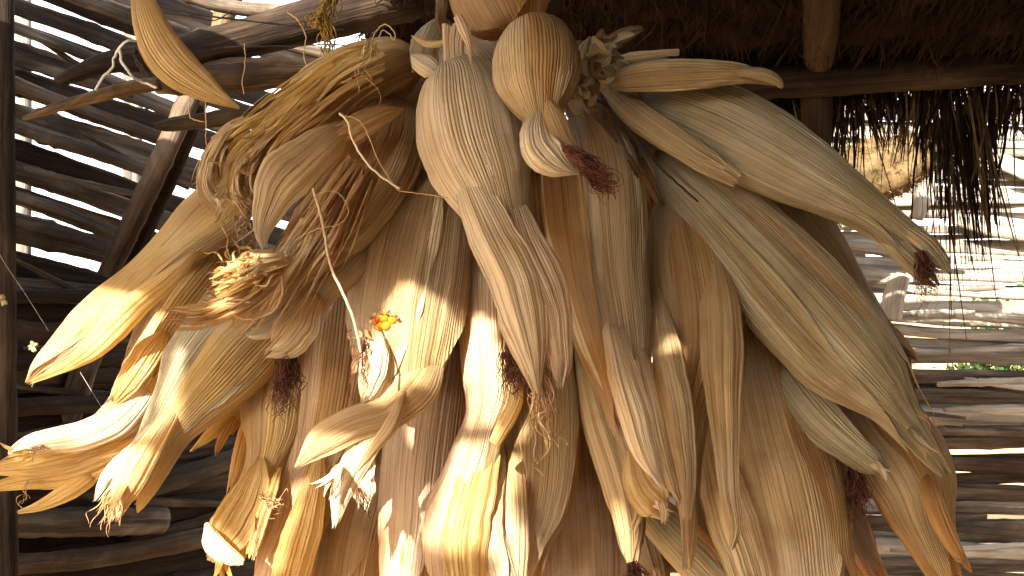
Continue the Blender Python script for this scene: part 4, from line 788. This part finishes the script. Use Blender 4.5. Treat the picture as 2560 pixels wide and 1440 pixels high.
# far sunlit wall of slats beyond the eave
rw = thing('slat_wall', 'sunlit wall of bleached split bamboo beyond the eave on the right, shade painted into its lower slats', 'slat wall', P(2300, 1500, ZR))
y = 205.0; i = 0; rw_ = np.random.RandomState(8)
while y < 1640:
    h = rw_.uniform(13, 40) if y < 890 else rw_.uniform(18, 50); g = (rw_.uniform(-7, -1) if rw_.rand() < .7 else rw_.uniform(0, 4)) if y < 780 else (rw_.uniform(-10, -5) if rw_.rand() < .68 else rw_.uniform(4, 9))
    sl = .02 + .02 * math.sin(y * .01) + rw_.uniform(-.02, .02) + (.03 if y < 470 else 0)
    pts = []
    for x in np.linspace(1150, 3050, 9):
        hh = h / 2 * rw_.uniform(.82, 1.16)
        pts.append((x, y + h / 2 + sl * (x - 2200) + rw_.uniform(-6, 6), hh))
    mt = M_PALE[rw_.randint(0, 2)] if y < 890 or rw_.rand() < .25 else M_SLAT[(2, 2, 0)[rw_.randint(0, 3)]]  # shade painted in: lower slats mostly take the darker bamboo colours
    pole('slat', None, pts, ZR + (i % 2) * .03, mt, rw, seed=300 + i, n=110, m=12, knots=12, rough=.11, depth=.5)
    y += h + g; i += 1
for k, p in enumerate([[(2335, 365, 20), (2318, 440, 21), (2300, 520, 19), (2292, 548, 14)], [(2250, 690, 24), (2235, 740, 26), (2228, 800, 24)]]):
    pole('stake', ['pale upright stake in front of the far slats', 'short pale stub in front of the far slats'][k], p, ZR - .12, M_PALE[0], cat='stake', seed=400 + k, n=24)
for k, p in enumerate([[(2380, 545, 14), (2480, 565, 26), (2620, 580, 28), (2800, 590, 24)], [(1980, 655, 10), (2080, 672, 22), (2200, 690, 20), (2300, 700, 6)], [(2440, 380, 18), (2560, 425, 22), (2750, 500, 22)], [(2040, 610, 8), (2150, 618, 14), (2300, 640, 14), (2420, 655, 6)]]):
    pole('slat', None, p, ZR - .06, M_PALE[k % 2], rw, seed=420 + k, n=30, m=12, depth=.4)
# shorter, looser sticks woven over the far wall
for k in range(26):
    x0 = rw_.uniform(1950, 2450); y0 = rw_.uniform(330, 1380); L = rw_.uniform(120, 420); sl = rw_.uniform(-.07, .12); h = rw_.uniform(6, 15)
    pole('stick', None, [(x0, y0, h * .6), (x0 + L * .5, y0 + L * .5 * sl + rw_.uniform(-5, 5), h), (x0 + L, y0 + L * sl, h * .7)], ZR - .045, M_PALE[k % 2] if y0 < 850 or k % 3 == 0 else M_SLAT[2], rw, seed=470 + k, n=40, m=10, knots=5, rough=.14, depth=.7)  # lower sticks mostly darker, shade put into their colour
for x in (1500, 2130, 2700):
    pole('wall_stud', None, [(x, 150, 26), (x + 8, 700, 26), (x, 1600, 26)], ZR + .09, M_PALE[1], rw, seed=450 + x, n=40, m=12)
# straw mound seen under the eave
hm = thing('straw_mound', 'brown speckled straw heap under the eave right of the post', 'straw heap', P(2170, 480, 2.2))
n = 40; th = np.linspace(0, 2 * math.pi, 48, endpoint=False); ph = np.linspace(0, math.pi, n)
PH, TH = np.meshgrid(ph, th, indexing='ij'); rg = np.random.RandomState(2)
c = P(2140, 452, 2.25); R = 1 + .10 * wob(rg, np.cos(TH) * 2 * np.sin(PH), np.cos(PH) * 3, 2, 2, 5)
a_, b_ = .175, .060
lx = np.cos(TH) * np.sin(PH) * R * a_; lz = np.cos(PH) * R * b_; ly = np.sin(TH) * np.sin(PH) * R * .08
ca, sa_ = math.cos(.38), math.sin(.38)
V = np.stack([c[0] + lx * ca - lz * sa_, c[1] + ly, c[2] + lx * sa_ + lz * ca], -1).reshape(-1, 3)
mesh_obj('heap', V, grid_faces(n, 48, True), M_HAYD, hm)
idx = rg.randint(0, len(V), 4000); A = V[idx]; Bv = A + rg.normal(0, .006, (4000, 3))
ribbons('loose_straw', A, Bv, .0009, M_HAY, hm, seed=5)
# loose sticks pushed through the left wall
for k, (x0, y0, x1, y1, h) in enumerate([(20, 640, 330, 790, 9), (30, 1090, 420, 1010, 10), (140, 1235, 560, 1260, 12), (40, 60, 330, 240, 8), (60, 420, 420, 500, 9), (250, 1120, 640, 1060, 11), (60, 870, 330, 850, 8), (200, 330, 470, 470, 8), (30, 965, 300, 985, 9), (330, 1350, 700, 1240, 14)]):
    pole('stick', None, [(x0, y0, h * .6), ((x0 + x1) / 2, (y0 + y1) / 2 + 5, h), (x1, y1, h * .7)], 1.3, M_SLAT[(2, 0)[k % 2]], lw, zfun=lambda x: zL(x) - .035, seed=520 + k, n=40, m=10, knots=5, rough=.12, depth=.7)
# outside: poles, bushes, hills
for k, (x, lb) in enumerate([(52, 'pale log standing outside behind the left wall, first from the edge'), (330, 'pale log standing outside behind the left wall, near its middle'), (560, 'pale log outside near the brace')]):
    pole('outer_post', lb, [(x, -300, 22), (x + 3, 300, 22), (x - 4, 1400, 22)], zL(x) + .45, M_PALE[0], cat='post', seed=500 + k, n=40)
def bush(label, loc, r, seed, n=2600):
    rg = np.random.RandomState(seed); b = thing('green_bush', label, 'bush', loc)
    L = []
    for k in range(9):
        a = rg.uniform(0, 6.3); d = np.array([math.cos(a) * .6, math.sin(a) * .6, rg.uniform(.6, 1.2)]) * r
        tt = np.linspace(0, 1, 8)[:, None]; L.append(np.array(loc)[None] + d[None] * tt + rg.normal(0, .02, (8, 3)) * tt)
    strands(b, L, .02, M_BEAM, 'branch', 6)
    cl = rg.normal(0, 1, (26, 3)); cl /= np.linalg.norm(cl, axis=1, keepdims=True); cl = cl * r * rg.uniform(.3, .9, (26, 1)) + np.array(loc) + [0, 0, r * .9]
    A = cl[rg.randint(0, 26, n)] + rg.normal(0, r * .17, (n, 3)); Bv = A + rg.normal(0, .05, (n, 3))
    ribbons('crown', A, Bv, .022, M_GREEN, b, seed=seed)
bush('green bush outside behind the right wall', (5.6, 9.5, 0), .8, 71)
bush('green bush outside low behind the left wall', (-4.4, 6.6, 0), .7, 73)

# unseen walls added right and behind to block fill light, open at the left
def side(label, loc, yaw, half, top, seed):
    rs = thing('slat_wall', label, 'slat wall', loc); rs.rotation_euler = (0, 0, yaw)
    rg = np.random.RandomState(seed); me0 = None; zz = .05
    while zz < top:
        h = rg.uniform(.045, .075)
        if me0 is None:
            n_, m_ = 30, 10; yy = np.linspace(-half, half, n_)[:, None]; th = np.linspace(0, 6.2832, m_, endpoint=False)[None]
            R = 1 + .08 * wob(rg, yy * 9, np.cos(th), 2, 2, 4)
            V = np.stack([.012 * np.cos(th) * R, yy + 0 * th, .032 * np.sin(th) * R], -1).reshape(-1, 3)
            o = mesh_obj('slat', V, grid_faces(n_, m_, True), M_SLAT[1], None, np.stack([th * 4 + 0 * yy, yy * 90 + 0 * th], -1).reshape(-1, 2)); me0 = o.data
        else:
            o = bpy.data.objects.new('slat', me0); COL.objects.link(o)
        o.parent = rs
        o.location = (rg.uniform(-.012, .012), 0, zz); o.rotation_euler = (rg.uniform(-.012, .012), 0, 0); o.scale = (1, 1, h / .062)
        zz += h + rg.uniform(0, .008)
side('unseen slatted wall added just outside the right edge to block fill light', (1.30, .10, 0), 0, 1.08, 2.10, 77)
side('unseen slatted wall added behind the viewer to block fill light, open at its left', (.28, -1.0, 0), math.pi / 2, 1.02, 2.14, 78)

# unseen thatch added above the far wall to keep sky light off it
nr = thing('thatch_roof', 'unseen thatched roof added above the far right wall to block sky light', 'thatched roof', (1.0, 2.1, CH + .75))
VV, FF = [], []; b = 0
for k in range(26):
    y0, y1 = 1.92 + k * .09, 1.92 + k * .09 + .14; hA, hB = 1.02 + k * .03, 1.02 + k * .03 + .07
    for (ya, ha), (yb, hb) in (((y0, hA), (y1, hB)), ((y1, hB), (y1, hB + .05)), ((y1, hB + .05), (y0, hA + .05)), ((y0, hA + .05), (y0, hA))):
        xs = np.linspace(-.5, 3.2, 40); j1, j2 = rg.normal(0, .008, 40), rg.normal(0, .008, 40)
        V = np.vstack([np.stack([xs * K, (ya + j1) * K, CH + ha * K + 0 * xs], 1), np.stack([xs * K, (yb + j2) * K, CH + hb * K + 0 * xs], 1)])
        i_ = np.arange(39)[:, None]; FF.append(b + np.hstack([i_, i_ + 1, i_ + 41, i_ + 40])); VV.append(V); b += 80
mesh_obj('thatch_layer', np.vstack(VV), np.vstack(FF), M_THATCH2, nr)
